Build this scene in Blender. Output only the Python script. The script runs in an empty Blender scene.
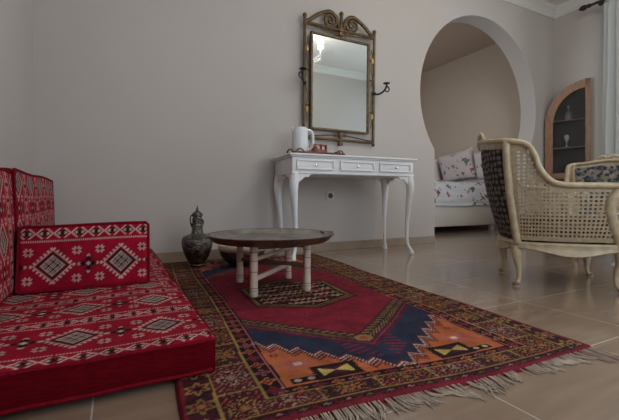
import bpy, bmesh, math, random
import numpy as np
from mathutils import Vector, Matrix, noise
random.seed(7)
rng = np.random.RandomState(5)
SC = bpy.context.scene
COL = SC.collection
PI = math.pi

# ------------------------------------------------------------------ helpers
def lin(c):
    return tuple(((v/255.)/12.92 if v/255. <= .04045 else (((v/255.)+.055)/1.055)**2.4) for v in c)
def P(r, g, b, k=2.0):
    k *= .62
    return tuple(min(.9, v*k) for v in lin((r, g, b)))+(1.,)

def obj(name, bm, mat, parent=None, smooth=40, loc=None, rot=None):
    me = bpy.data.meshes.new(name)
    bmesh.ops.recalc_face_normals(bm, faces=bm.faces)
    bm.to_mesh(me); bm.free()
    if smooth:
        for p in me.polygons: p.use_smooth = True
        me.set_sharp_from_angle(angle=math.radians(smooth))
    o = bpy.data.objects.new(name, me)
    if mat: me.materials.append(mat)
    COL.objects.link(o)
    if parent: o.parent = parent
    if loc: o.location = loc
    if rot: o.rotation_euler = rot
    return o
def thing(name, label, cat, loc=(0, 0, 0), rz=0, group=None):
    o = bpy.data.objects.new(name, None); COL.objects.link(o)
    o.empty_display_size = .1
    o.location = loc; o.rotation_euler = (0, 0, rz)
    o['label'] = label; o['category'] = cat
    if group: o['group'] = group
    return o
def tag(o, label, cat, group=None):
    o['label'] = label; o['category'] = cat
    if group: o['group'] = group
    return o
def struct(o):
    o['kind'] = 'structure'; return o
def dup(root, loc, rz, label):
    r = root.copy(); COL.objects.link(r); r.location = loc; r.rotation_euler = (0, 0, rz); r['label'] = label
    for ch in list(root.children):
        c = ch.copy(); COL.objects.link(c); c.parent = r
        for g in list(ch.children):
            d = g.copy(); COL.objects.link(d); d.parent = c
    return r

def box(bm, x0, x1, y0, y1, z0, z1, bev=0., seg=2):
    r = bmesh.ops.create_cube(bm, size=1)
    vs = r['verts']
    bmesh.ops.scale(bm, vec=(x1-x0, y1-y0, z1-z0), verts=vs)
    bmesh.ops.translate(bm, vec=((x0+x1)/2, (y0+y1)/2, (z0+z1)/2), verts=vs)
    if bev:
        es = list({e for v in vs for e in v.link_edges})
        bmesh.ops.bevel(bm, geom=es, offset=bev, segments=seg, affect='EDGES', profile=.5)
    return bm
def nb(): return bmesh.new()
def catmull(pts, n=8, closed=False):
    pts = [np.array(p, float) for p in pts]; out = []
    N = len(pts)
    rngs = range(N if closed else N-1)
    for i in rngs:
        if closed: p0, p1, p2, p3 = pts[i-1], pts[i], pts[(i+1) % N], pts[(i+2) % N]
        else:
            p1, p2 = pts[i], pts[i+1]
            p0 = pts[i-1] if i else 2*p1-p2
            p3 = pts[i+2] if i+2 < N else 2*p2-p1
        for k in range(n):
            t = k/n
            out.append(.5*((2*p1)+(-p0+p2)*t+(2*p0-5*p1+4*p2-p3)*t*t+(-p0+3*p1-3*p2+p3)*t**3))
    if not closed: out.append(pts[-1])
    return out
def tube(bm, pts, r, seg=8, closed=False, flat=1., up=(0, 0, 1), cap=True):
    """sweep an ellipse (r wide, r*flat along 'up') along pts; r may be a list"""
    pts = [Vector(p) for p in pts]; N = len(pts)
    rr = r if hasattr(r, '__len__') else [r]*N
    rings = []
    U = Vector(up)
    for i, p in enumerate(pts):
        if closed: t = pts[(i+1) % N]-pts[i-1]
        else: t = pts[min(i+1, N-1)]-pts[max(i-1, 0)]
        if t.length < 1e-9: t = Vector((0, 0, 1))
        t.normalize()
        u = U-t*U.dot(t)
        if u.length < .15:
            u = Vector((1, 0, .01))-t*Vector((1, 0, .01)).dot(t)
            if u.length < .15: u = Vector((0, 1, 0))-t*t.y
        u.normalize(); s = t.cross(u)
        rings.append([bm.verts.new(p+s*(math.cos(2*PI*k/seg)*rr[i])+u*(math.sin(2*PI*k/seg)*rr[i]*flat)) for k in range(seg)])
    for i in range(N if closed else N-1):
        a, b = rings[i], rings[(i+1) % N]
        for k in range(seg):
            bm.faces.new((a[k], a[(k+1) % seg], b[(k+1) % seg], b[k]))
    if cap and not closed:
        bm.faces.new(rings[0][::-1]); bm.faces.new(rings[-1])
    return bm
def lathe(bm, prof, c=(0, 0, 0), seg=32, cap=True):
    rings = []
    for r, z in prof:
        if r < 1e-5: rings.append([bm.verts.new((c[0], c[1], c[2]+z))])
        else: rings.append([bm.verts.new((c[0]+r*math.cos(2*PI*k/seg), c[1]+r*math.sin(2*PI*k/seg), c[2]+z)) for k in range(seg)])
    for a, b in zip(rings, rings[1:]):
        for k in range(seg):
            k2 = (k+1) % seg
            if len(a) == 1 and len(b) > 1: bm.faces.new((a[0], b[k], b[k2]))
            elif len(b) == 1 and len(a) > 1: bm.faces.new((a[k], a[k2], b[0]))
            elif len(a) > 1: bm.faces.new((a[k], a[k2], b[k2], b[k]))
    return bm
def ball(bm, c, r, sx=1, sy=1, sz=1, seg=12):
    q = bmesh.ops.create_uvsphere(bm, u_segments=seg, v_segments=max(6, seg//2+1), radius=r)
    bmesh.ops.scale(bm, vec=(sx, sy, sz), verts=q['verts'])
    bmesh.ops.translate(bm, vec=c, verts=q['verts']); return bm
def poly_extrude(bm, pts, vec):
    """pts: closed list of 3d points; extruded by vec"""
    vs = [bm.verts.new(p) for p in pts]
    f = bm.faces.new(vs)
    r = bmesh.ops.extrude_face_region(bm, geom=[f])
    nv = [v for v in r['geom'] if isinstance(v, bmesh.types.BMVert)]
    bmesh.ops.translate(bm, vec=vec, verts=nv)
    bmesh.ops.triangulate(bm, faces=[g for g in bm.faces if len(g.verts) > 4])
    return bm
def band(bm, outer, inner, vec):
    """strip between two open polylines of equal length, extruded by vec"""
    n = len(outer); V = Vector(vec)
    o = [bm.verts.new(p) for p in outer]; i = [bm.verts.new(p) for p in inner]
    o2 = [bm.verts.new(Vector(p)+V) for p in outer]; i2 = [bm.verts.new(Vector(p)+V) for p in inner]
    for k in range(n-1):
        bm.faces.new((o[k], o[k+1], i[k+1], i[k])); bm.faces.new((o2[k], i2[k], i2[k+1], o2[k+1]))
        bm.faces.new((o[k], o2[k], o2[k+1], o[k+1])); bm.faces.new((i[k], i[k+1], i2[k+1], i2[k]))
    bm.faces.new((o[0], i[0], i2[0], o2[0])); bm.faces.new((o[-1], o2[-1], i2[-1], i[-1]))
    return bm

# ------------------------------------------------------------------ materials
def mat(name, col, rough=.6, metal=0., spec=.5, noise_amt=0., nscale=20, bump=0., bscale=60, emis=None, trans=0, sheen=0, stretch=(1, 1, 1), coat=0):
    m = bpy.data.materials.new(name); m.use_nodes = True
    n = m.node_tree.nodes; l = m.node_tree.links; b = n['Principled BSDF']
    b.inputs['Base Color'].default_value = col
    b.inputs['Roughness'].default_value = rough; b.inputs['Metallic'].default_value = metal
    b.inputs['Specular IOR Level'].default_value = spec
    b.inputs['Transmission Weight'].default_value = trans
    b.inputs['Sheen Weight'].default_value = sheen
    b.inputs['Coat Weight'].default_value = coat
    if noise_amt or bump:
        tc = n.new('ShaderNodeTexCoord'); mp = n.new('ShaderNodeMapping'); mp.inputs['Scale'].default_value = stretch
        l.new(tc.outputs['Object'], mp.inputs['Vector'])
    if noise_amt:
        t = n.new('ShaderNodeTexNoise'); t.inputs['Scale'].default_value = nscale; t.inputs['Detail'].default_value = 6
        l.new(mp.outputs[0], t.inputs['Vector'])
        r = n.new('ShaderNodeMapRange'); r.inputs['From Min'].default_value = .3; r.inputs['From Max'].default_value = .7
        r.inputs['To Min'].default_value = 1-noise_amt; r.inputs['To Max'].default_value = 1+noise_amt*.6
        l.new(t.outputs['Fac'], r.inputs[0])
        x = n.new('ShaderNodeMix'); x.data_type = 'RGBA'; x.blend_type = 'MULTIPLY'; x.inputs[0].default_value = 1
        x.inputs[6].default_value = col; l.new(r.outputs[0], x.inputs[7]); l.new(x.outputs[2], b.inputs['Base Color'])
    if bump:
        t2 = n.new('ShaderNodeTexNoise'); t2.inputs['Scale'].default_value = bscale; t2.inputs['Detail'].default_value = 3
        l.new(mp.outputs[0], t2.inputs['Vector'])
        bp = n.new('ShaderNodeBump'); bp.inputs['Strength'].default_value = bump; bp.inputs['Distance'].default_value = .01
        l.new(t2.outputs['Fac'], bp.inputs['Height']); l.new(bp.outputs[0], b.inputs['Normal'])
    return m
def attr_mat(name, rough=.95, bump=.5, bscale=350, sheen=.0, vary=.25):
    m = bpy.data.materials.new(name); m.use_nodes = True
    n = m.node_tree.nodes; l = m.node_tree.links; b = n['Principled BSDF']
    b.inputs['Roughness'].default_value = rough; b.inputs['Specular IOR Level'].default_value = .15
    b.inputs['Sheen Weight'].default_value = sheen
    a = n.new('ShaderNodeAttribute'); a.attribute_name = 'dye'
    tc = n.new('ShaderNodeTexCoord')
    t = n.new('ShaderNodeTexNoise'); t.inputs['Scale'].default_value = 14; t.inputs['Detail'].default_value = 8
    l.new(tc.outputs['Object'], t.inputs['Vector'])
    r = n.new('ShaderNodeMapRange'); r.inputs['From Min'].default_value = .3; r.inputs['From Max'].default_value = .7
    r.inputs['To Min'].default_value = 1-vary; r.inputs['To Max'].default_value = 1+vary
    l.new(t.outputs['Fac'], r.inputs[0])
    x = n.new('ShaderNodeMix'); x.data_type = 'RGBA'; x.blend_type = 'MULTIPLY'; x.inputs[0].default_value = 1
    l.new(a.outputs['Color'], x.inputs[6]); l.new(r.outputs[0], x.inputs[7]); l.new(x.outputs[2], b.inputs['Base Color'])
    t2 = n.new('ShaderNodeTexNoise'); t2.inputs['Scale'].default_value = bscale
    l.new(tc.outputs['Object'], t2.inputs['Vector'])
    bp = n.new('ShaderNodeBump'); bp.inputs['Strength'].default_value = bump; bp.inputs['Distance'].default_value = .003
    l.new(t2.outputs['Fac'], bp.inputs['Height']); l.new(bp.outputs[0], b.inputs['Normal'])
    return m

M = {}
M['wall'] = mat('wall_paint', (.492, .458, .430, 1), .9, noise_amt=.03, nscale=1.5, bump=.05, bscale=180)
M['wall_alcove'] = mat('alcove_paint', (.50, .40, .315, 1), .9, noise_amt=.03, nscale=1.5, bump=.05, bscale=180)
M['ceiling'] = mat('ceiling_paint', (.72, .69, .65, 1), .9, noise_amt=.02, nscale=2)
M['plaster'] = mat('crown_plaster', (.66, .66, .64, 1), .7)
M['white'] = mat('white_lacquer', (.76, .765, .78, 1), .35, noise_amt=.03, nscale=6)
M['bedframe'] = mat('bed_frame_lacquer', (.62, .59, .53, 1), .45)
M['steel'] = mat('polished_steel', (.75, .75, .75, 1), .15, metal=1)
M['iron'] = mat('antique_brass', (.15, .10, .052, 1), .42, metal=.75, noise_amt=.5, nscale=40, bump=.3, bscale=120)
M['darkiron'] = mat('dark_iron', (.035, .03, .03, 1), .5, metal=.6)
M['goldleaf'] = mat('gilt_leaf', (.55, .36, .10, 1), .4, metal=.7)
M['mirror'] = mat('mirror_silver', (.82, .90, .905, 1), .02, metal=1)
M['kettle'] = mat('white_plastic', (.72, .74, .77, 1), .3)
M['gauge'] = mat('grey_plastic', (.22, .24, .27, 1), .25)
M['redwood'] = mat('red_brown_wood', (.13, .028, .018, 1), .35, noise_amt=.4, nscale=30, stretch=(1, 6, 6))
M['caddy'] = mat('orange_brown_wood', (.30, .085, .04, 1), .4, noise_amt=.4, nscale=30, stretch=(1, 6, 6))
M['copper'] = mat('hammered_dark_copper', (.17, .145, .125, 1), .32, metal=.9, noise_amt=.5, nscale=18, bump=.7, bscale=70)
M['trayrim'] = mat('tinned_copper_rim', (.26, .17, .12, 1), .33, metal=.8, noise_amt=.5, nscale=25, bump=.4, bscale=60)
M['traytop'] = mat('tinned_tray_face', (.44, .42, .37, 1), .3, metal=.9, noise_amt=.35, nscale=14, bump=.45, bscale=45)
M['ewer'] = mat('engraved_pewter', (.20, .185, .165, 1), .2, metal=1., noise_amt=.8, nscale=30, bump=1., bscale=110)
M['palewood'] = mat('pale_turned_wood', (.62, .49, .40, 1), .5, noise_amt=.15, nscale=20, stretch=(6, 6, 1))
M['ringwood'] = mat('burnt_ring_wood', (.22, .10, .07, 1), .5)
M['barwood'] = mat('dark_stretcher_wood', (.16, .07, .05, 1), .5)
M['cream'] = mat('cream_painted_wood', (.46, .365, .23, 1), .38, noise_amt=.25, nscale=25)
M['cane'] = mat('woven_cane', (.36, .275, .17, 1), .55, noise_amt=.25, nscale=60)
M['darktip'] = mat('dark_foot', (.16, .10, .06, 1), .5)  # darker tip at the bottom of each chair leg
M['pine'] = mat('aged_pine', (.30, .165, .095, 1), .5, noise_amt=.35, nscale=12, stretch=(5, 5, 1))
M['cabdark'] = mat('shaded_cabinet_inside', (.085, .08, .078, 1), .6)  # grey-brown wood with the unlit interior's shade in its colour
M['black'] = mat('dark_base_paint', (.03, .03, .035, 1), .6)  # dark paint of the cabinet base
M['glassware'] = mat('clear_glass', (.85, .87, .88, 1), .05, trans=.85)
M['porcelain'] = mat('pale_porcelain', (.62, .60, .58, 1), .3)
M['socket'] = mat('socket_plastic', (.55, .53, .50, 1), .4)
M['dull'] = mat('socket_insert', (.06, .06, .065, 1), .5)
M['fringe'] = mat('cotton_fringe', (.43, .34, .27, 1), .95, noise_amt=.35, nscale=30)
M['piping'] = mat('crimson_piping', P(120, 12, 32, 1.6), .9, spec=.1, noise_amt=.3, nscale=120)
M['boxing'] = mat('plain_crimson_shaded', P(104, 10, 22, 1.4), .95, spec=.05, noise_amt=.35, nscale=40, bump=.3, bscale=300, stretch=(1, 1, 5))  # side cloth, darkened so its colour carries the shade on cushion sides
M['kilim'] = attr_mat('kilim_weave')
M['rug'] = attr_mat('rug_pile', vary=.28, bump=.8, bscale=260)
M['crystal'] = mat('crystal', (.95, .95, .95, 1), .03, trans=.9)

def glow():
    m = bpy.data.materials.new('lit_bulb'); m.use_nodes = True; b = m.node_tree.nodes['Principled BSDF']
    b.inputs['Emission Color'].default_value = (1, .90, .78, 1); b.inputs['Emission Strength'].default_value = 4; return m
M['bulb'] = glow()
def glass_mat():
    m = bpy.data.materials.new('cabinet_glass'); m.use_nodes = True
    n = m.node_tree.nodes; l = m.node_tree.links; n.remove(n['Principled BSDF'])
    t = n.new('ShaderNodeBsdfTransparent'); t.inputs[0].default_value = (.8, .82, .82, 1)
    g = n.new('ShaderNodeBsdfGlossy'); g.inputs['Roughness'].default_value = .04
    f = n.new('ShaderNodeFresnel'); f.inputs[0].default_value = 1.5
    x = n.new('ShaderNodeMixShader'); l.new(f.outputs[0], x.inputs[0]); l.new(t.outputs[0], x.inputs[1]); l.new(g.outputs[0], x.inputs[2])
    l.new(x.outputs[0], n['Material Output'].inputs[0]); return m
M['glass'] = glass_mat()
def sheer_mat():
    m = bpy.data.materials.new('sheer_voile'); m.use_nodes = True
    n = m.node_tree.nodes; l = m.node_tree.links; n.remove(n['Principled BSDF'])
    d = n.new('ShaderNodeBsdfDiffuse'); d.inputs[0].default_value = (.72, .75, .74, 1)
    t = n.new('ShaderNodeBsdfTranslucent'); t.inputs[0].default_value = (.7, .74, .73, 1)
    x = n.new('ShaderNodeMixShader'); x.inputs[0].default_value = .35
    l.new(d.outputs[0], x.inputs[1]); l.new(t.outputs[0], x.inputs[2])
    l.new(x.outputs[0], n['Material Output'].inputs[0]); return m
M['sheer'] = sheer_mat()

def tile_mat():
    m = bpy.data.materials.new('floor_tile'); m.use_nodes = True
    n = m.node_tree.nodes; l = m.node_tree.links; b = n['Principled BSDF']
    tc = n.new('ShaderNodeTexCoord'); mp = n.new('ShaderNodeMapping')
    mp.inputs['Location'].default_value = (.045+.845*8, -.655+.4285*12, 0)
    l.new(tc.outputs['Object'], mp.inputs['Vector'])
    br = n.new('ShaderNodeTexBrick'); br.offset = 0; br.squash = 1
    br.inputs['Scale'].default_value = 1; br.inputs['Brick Width'].default_value = .845; br.inputs['Row Height'].default_value = .4285
    br.inputs['Mortar Size'].default_value = .0022; br.inputs['Mortar Smooth'].default_value = .1; br.inputs['Bias'].default_value = 0
    br.inputs['Color1'].default_value = (.28, .197, .14, 1); br.inputs['Color2'].default_value = (.30, .213, .153, 1)
    br.inputs['Mortar'].default_value = (.50, .46, .41, 1); b.inputs['Coat Weight'].default_value = .6; b.inputs['Coat Roughness'].default_value = .13
    l.new(mp.outputs[0], br.inputs['Vector'])
    mp2 = n.new('ShaderNodeMapping'); mp2.inputs['Scale'].default_value = (.8, 6, 1); l.new(tc.outputs['Object'], mp2.inputs['Vector'])
    t = n.new('ShaderNodeTexNoise'); t.inputs['Scale'].default_value = 3.2; t.inputs['Detail'].default_value = 9; t.inputs['Distortion'].default_value = .3
    l.new(mp2.outputs[0], t.inputs['Vector'])
    r = n.new('ShaderNodeMapRange'); r.inputs['From Min'].default_value = .25; r.inputs['From Max'].default_value = .75
    r.inputs['To Min'].default_value = .76; r.inputs['To Max'].default_value = 1.12; l.new(t.outputs['Fac'], r.inputs[0])
    x = n.new('ShaderNodeMix'); x.data_type = 'RGBA'; x.blend_type = 'MULTIPLY'; x.inputs[0].default_value = 1
    l.new(br.outputs['Color'], x.inputs[6]); l.new(r.outputs[0], x.inputs[7]); l.new(x.outputs[2], b.inputs['Base Color'])
    b.inputs['Roughness'].default_value = .28
    r2 = n.new('ShaderNodeMapRange'); r2.inputs['To Min'].default_value = .16; r2.inputs['To Max'].default_value = .32; b.inputs['Specular IOR Level'].default_value = .62
    l.new(t.outputs['Fac'], r2.inputs[0]); l.new(r2.outputs[0], b.inputs['Roughness'])
    bp = n.new('ShaderNodeBump'); bp.invert = True; bp.inputs['Strength'].default_value = .3; bp.inputs['Distance'].default_value = .002
    l.new(br.outputs['Fac'], bp.inputs['Height']); l.new(bp.outputs[0], b.inputs['Normal'])
    return m
M['tile'] = tile_mat()
M['skirt'] = mat('skirting_tile', (.33, .25, .185, 1), .35, noise_amt=.2, nscale=5)

def spot_mat(name, base, specs, rough=.9, flat=False, rnd=1.):
    """plain cloth with scattered blossoms: specs = (scale, radius, colour, seed)"""
    m = bpy.data.materials.new(name); m.use_nodes = True
    n = m.node_tree.nodes; l = m.node_tree.links; b = n['Principled BSDF']
    b.inputs['Roughness'].default_value = rough; b.inputs['Specular IOR Level'].default_value = .2
    tc = n.new('ShaderNodeTexCoord'); cur = None
    rgb = n.new('ShaderNodeRGB'); rgb.outputs[0].default_value = base; cur = rgb.outputs[0]
    for sc_, rad, col, seed, wob in specs:
        mp = n.new('ShaderNodeMapping'); mp.inputs['Location'].default_value = (seed*1.37, seed*.71, seed*2.1)
        l.new(tc.outputs['Object'], mp.inputs['Vector'])
        ns = n.new('ShaderNodeTexNoise'); ns.inputs['Scale'].default_value = sc_*3.2; l.new(mp.outputs[0], ns.inputs['Vector'])
        src = mp.outputs[0]
        if flat:
            sp_ = n.new('ShaderNodeSeparateXYZ'); cb_ = n.new('ShaderNodeCombineXYZ'); l.new(mp.outputs[0], sp_.inputs[0]); l.new(sp_.outputs[1], cb_.inputs[0]); l.new(sp_.outputs[2], cb_.inputs[1]); src = cb_.outputs[0]
        ad = n.new('ShaderNodeVectorMath'); ad.operation = 'MULTIPLY_ADD'; ad.inputs[1].default_value = (wob/sc_,)*3
        l.new(ns.outputs['Color'], ad.inputs[0]); l.new(src, ad.inputs[2])
        v = n.new('ShaderNodeTexVoronoi'); v.voronoi_dimensions = '2D' if flat else '3D'; v.inputs['Randomness'].default_value = rnd; v.inputs['Scale'].default_value = sc_; l.new(ad.outputs[0], v.inputs['Vector'])
        lt = n.new('ShaderNodeMath'); lt.operation = 'LESS_THAN'; lt.inputs[1].default_value = rad; l.new(v.outputs['Distance'], lt.inputs[0])
        x = n.new('ShaderNodeMix'); x.data_type = 'RGBA'; l.new(lt.outputs[0], x.inputs[0]); l.new(cur, x.inputs[6]); x.inputs[7].default_value = col
        cur = x.outputs[2]
    l.new(cur, b.inputs['Base Color']); return m
M['bedding'] = spot_mat('floral_bedding', (.70, .70, .735, 1), [(6.5, .23, (.17, .18, .15, 1), 3, 1.1), (5.5, .20, (.32, .09, .11, 1), 1, .9), (6.5, .14, (.13, .16, .28, 1), 5, .9)])
M['pillow'] = spot_mat('floral_pillow', (.54, .46, .44, 1), [(6, .24, (.14, .15, .13, 1), 2, 1.1), (5.5, .18, (.28, .07, .09, 1), 7, .9)])
M['plainpillow'] = mat('plain_pillow_cloth', (.62, .57, .54, 1), .9)
M['dotfabric'] = spot_mat('dark_dotted_upholstery', (.034, .031, .032, 1), [(32, .36, (.19, .16, .14, 1), 1, .10)], flat=True, rnd=.35)
M['bluefloral'] = spot_mat('blue_floral_upholstery', (.075, .085, .10, 1), [(17, .40, (.20, .165, .12, 1), 2, .8), (14, .30, (.25, .225, .18, 1), 4, .8), (22, .32, (.03, .035, .05, 1), 8, .7)], flat=True)

# ------------------------------------------------------------------ room shell
XL, XR, YB, YF, ZC = -.46, 5.11, 2.92, -.8, 2.93
AY0, AY1, AXL, AZ = 3.12, 5.6, 2.3, 2.80
bm = nb(); box(bm, XL-.2, XR+.2, YF-.2, AY1+.2, -.12, 0); struct(obj('floor', bm, M['tile'], smooth=0))
bm = nb(); box(bm, XL-.2, XR+.2, YF-.2, YB+.2, ZC, ZC+.12); struct(obj('ceiling', bm, M['ceiling'], smooth=0))
# back wall with the keyhole opening
CX, CZ, R, JX = 3.755, 1.57, .97, 2.985
a0 = math.atan2(.98-CZ, JX-CX)            # where the ring meets the left jamb
a0 = math.atan2(-math.sqrt(R*R-(CX-JX)**2), JX-CX)
pts = [(XL-.2, YB, 0), (JX, YB, 0)]
n = 72; A0 = a0 % (2*PI); A1 = -(a0+PI) % (2*PI)
A1 = math.atan2(-math.sqrt(R*R-(CX-JX)**2), CX-JX)
for k in range(n+1):
    a = A0+(A1-A0)*k/n
    pts.append((CX+R*math.cos(a), YB, CZ+R*math.sin(a)))
pts += [(2*CX-JX, YB, 0), (XR+.2, YB, 0), (XR+.2, YB, ZC), (XL-.2, YB, ZC)]
bm = nb(); poly_extrude(bm, pts, (0, AY0-YB, 0)); struct(obj('wall_back', bm, M['wall'], smooth=20))
bm = nb(); box(bm, XL-.2, XL, YF-.2, YB, 0, ZC); struct(obj('wall_left', bm, M['wall'], smooth=0))
# right wall with window opening
WY0, WY1, WZ0, WZ1 = -.45, 1.75, .25, 2.45
bm = nb()
box(bm, XR, XR+.2, WY1, YB, 0, ZC); box(bm, XR, XR+.2, YF-.2, WY0, 0, ZC)
box(bm, XR, XR+.2, WY0, WY1, 0, WZ0); box(bm, XR, XR+.2, WY0, WY1, WZ1, ZC)
struct(obj('wall_right', bm, M['wall'], smooth=0))
# rear wall; its tall opening is added to brighten the room
FX0, FX1, FZ1 = .3, 2.5, 2.3
bm = nb()
box(bm, XL, FX0, YF-.2, YF, 0, ZC); box(bm, FX1, XR, YF-.2, YF, 0, ZC); box(bm, FX0, FX1, YF-.2, YF, FZ1, ZC); box(bm, FX0, FX1, YF-.2, YF, 0, .3)
struct(obj('wall_front', bm, M['wall'], smooth=0))
# frames of the curtained window and of the added rear opening
bm = nb(); fw = .06
for (y0, y1, z0, z1) in [(WY0, WY0+fw, WZ0, WZ1), (WY1-fw, WY1, WZ0, WZ1), (WY0+fw, WY1-fw, WZ0, WZ0+fw), (WY0+fw, WY1-fw, WZ1-fw, WZ1), (.62, .68, WZ0+fw, WZ1-fw)]:
    box(bm, XR+.06, XR+.12, y0, y1, z0, z1, .005)
struct(obj('window_1', bm, M['plaster']))
bm = nb()
for (x0, x1, z0, z1) in [(FX0, FX0+fw, .3, FZ1), (FX1-fw, FX1, .3, FZ1), (FX0+fw, FX1-fw, FZ1-fw, FZ1), (1.37, 1.43, .3, FZ1-fw), (FX0+fw, FX1-fw, .3, .36)]:
    box(bm, x0, x1, YF-.12, YF-.06, z0, z1, .005)
struct(obj('added_window_2', bm, M['plaster']))
# crown mouldings
def crown(name, A, B, inward):
    A = Vector(A); B = Vector(B); I = Vector(inward)
    prof = [(0, 0), (.012, 0), (.014, .012), (.022, .02), (.03, .045), (.05, .068), (.068, .078), (.07, .09), (.082, .1), (.084, .12), (0, .12)]
    bm = nb(); z0 = ZC-.12
    t = (B-A).normalized()
    def ring(Q, sgn): return [bm.verts.new(Q+I*p+Vector((0, 0, z0+h))+t*(sgn*p)) for p, h in prof]
    a = ring(A, 1); b = ring(B, -1)
    for k in range(len(prof)-1): bm.faces.new((a[k], a[k+1], b[k+1], b[k]))
    struct(obj(name, bm, M['plaster'], smooth=30))
crown('trim_1', (XL, YB, 0), (XR, YB, 0), (0, -1, 0))
crown('trim_2', (XR, YB, 0), (XR, YF, 0), (-1, 0, 0))
crown('trim_3', (XR, YF, 0), (XL, YF, 0), (0, 1, 0))
crown('trim_4', (XL, YF, 0), (XL, YB, 0), (1, 0, 0))
# baseboards
bm = nb(); box(bm, XL+.012, JX, YB-.012, YB, 0, .075, .002)
struct(obj('baseboard_back', bm, M['skirt'], smooth=0))
bm = nb(); box(bm, 2*CX-JX, XR-.012, YB-.012, YB, 0, .075, .002); struct(obj('baseboard_corner', bm, M['skirt'], smooth=0))
bm = nb(); box(bm, XL, XL+.012, YF, YB, 0, .075, .002); struct(obj('baseboard_left', bm, M['skirt'], smooth=0))
bm = nb(); box(bm, XR-.012, XR, YF, YB, 0, .075, .002); struct(obj('baseboard_right', bm, M['skirt'], smooth=0))
# alcove
bm = nb(); box(bm, XR, XR+.2, AY0, AY1+.2, 0, AZ); struct(obj('wall_alcove_right', bm, M['wall_alcove'], smooth=0))
bm = nb()
box(bm, AXL, XR, AY1, AY1+.2, 0, AZ)
struct(obj('wall_alcove_back', bm, M['wall_alcove'], smooth=0))
LY0, LY1, LZ0, LZ1 = 3.5, 5.1, .7, 2.3  # unseen opening, added to let light into the alcove
bm = nb()
box(bm, AXL-.2, AXL, AY0, LY0, 0, AZ); box(bm, AXL-.2, AXL, LY1, AY1+.2, 0, AZ); box(bm, AXL-.2, AXL, LY0, LY1, 0, LZ0); box(bm, AXL-.2, AXL, LY0, LY1, LZ1, AZ)
struct(obj('wall_alcove_left', bm, M['wall_alcove'], smooth=0))
bm = nb(); box(bm, AXL-.2, XR+.2, AY0, AY1+.2, AZ, AZ+.12); struct(obj('ceiling_alcove', bm, M['wall_alcove'], smooth=0))

# ------------------------------------------------------------------ woven patterns
def C(r, g, b, k=2.0): return np.array(lin((r, g, b)))*k*.62
def put(out, mask, c): out[mask] = c
CR = C(130, 11, 36, 2.0); CRD = C(105, 6, 22, 2.0); CW = C(182, 156, 148, 1.8); CK = C(30, 22, 24, 1.5)
def kilim(u, v, pu=.214, pv=.265, u0=0., v0=0., q=.0036):
    """flat-woven cloth: rows of serrated diamonds between lace belts. Row centre v0, diamond centre u0."""
    u = np.round((u-u0)/q)*q; v = np.round((v-v0)/q)*q
    out = np.tile(CR, u.shape+(1,)).astype(float)
    iu = (u/pu+.5) % 1*pu-pu/2; iv = (v/pv+.5) % 1*pv-pv/2      # centred on the diamond
    X = np.round(iu/q); Y = np.round(iv/q)
    r = np.abs(X)+np.abs(Y)
    ser = ((np.abs(X)-np.abs(Y)) % 6) < 3
    put(out, (r >= 18) & (r < 22) & ser, CW)
    put(out, (r >= 16.5) & (r < 18), CW)
    put(out, (r >= 12) & (r < 15), CK)
    put(out, r < 12, CW)
    A_ = (X+Y+68) % 8; B_ = (X-Y+68) % 8
    put(out, (r < 11) & ((A_ < 1.5) | (B_ < 1.5)), CK)
    put(out, (r < 11) & (np.abs(A_-4.5) < 1.6) & (np.abs(B_-4.5) < 1.6), CK)
    put(out, (r < 11) & (np.abs(A_-4.5) < .8) & (np.abs(B_-4.5) < .8), CW)
    # dark star between diamonds
    X2 = np.round(((u/pu) % 1*pu-pu/2)/q); Y2 = Y
    r2 = np.abs(X2)+np.abs(Y2)
    put(out, (r2 < 9) & (r2 >= 8), CRD)
    put(out, (r2 < 8) & ~((np.abs(np.abs(X2)-np.abs(Y2)) < 2) & (r2 > 4)), CK)
    put(out, (r2 < 3), CW)
    put(out, (r2 >= 9) & (r2 < 10.5) & ((np.abs(X2) < 1.5) | (np.abs(Y2) < 1.5)), CW)
    # florets
    for sx in (-1, 1):
        for sy in (-1, 1):
            fx = X2-sx*11; fy = Y2-sy*15
            rr = np.maximum(np.abs(fx), np.abs(fy)); r1 = np.abs(fx)+np.abs(fy)
            put(out, (rr < 5) & (np.abs(fx) > .5) & (np.abs(fy) > .5) & (r1 < 7) & (r1 > 2) & (((np.abs(fx)+2*np.abs(fy)) % 3) != 0), CW)
            put(out, r1 < 2.2, CR); put(out, r1 < .8, CK)
    # belts
    vb = (v/pv) % 1*pv-pv/2; YB_ = np.round(vb/q); XB = (np.round(u/q)) % 16-8
    inb = np.abs(YB_) < 9
    put(out, inb, CR)
    put(out, (np.abs(YB_) >= 8) & (np.abs(YB_) < 9.5) & ((np.round(u/q) % 2) < 1), CW)
    rb = np.abs(XB)+np.abs(YB_)
    put(out, inb & (np.abs(YB_) < 6) & (rb >= 7) & (rb < 8.5), CW)
    put(out, inb & (np.abs(YB_) < 5) & (rb < 6) & (np.abs(np.abs(XB)-np.abs(YB_)) < 2.2), CK)
    put(out, inb & (rb >= 3) & (rb < 5) & (np.abs(YB_) < 1.3), CW)
    put(out, inb & (np.abs(YB_) < 1) & (rb > 10.5), CW)
    return out
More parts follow.
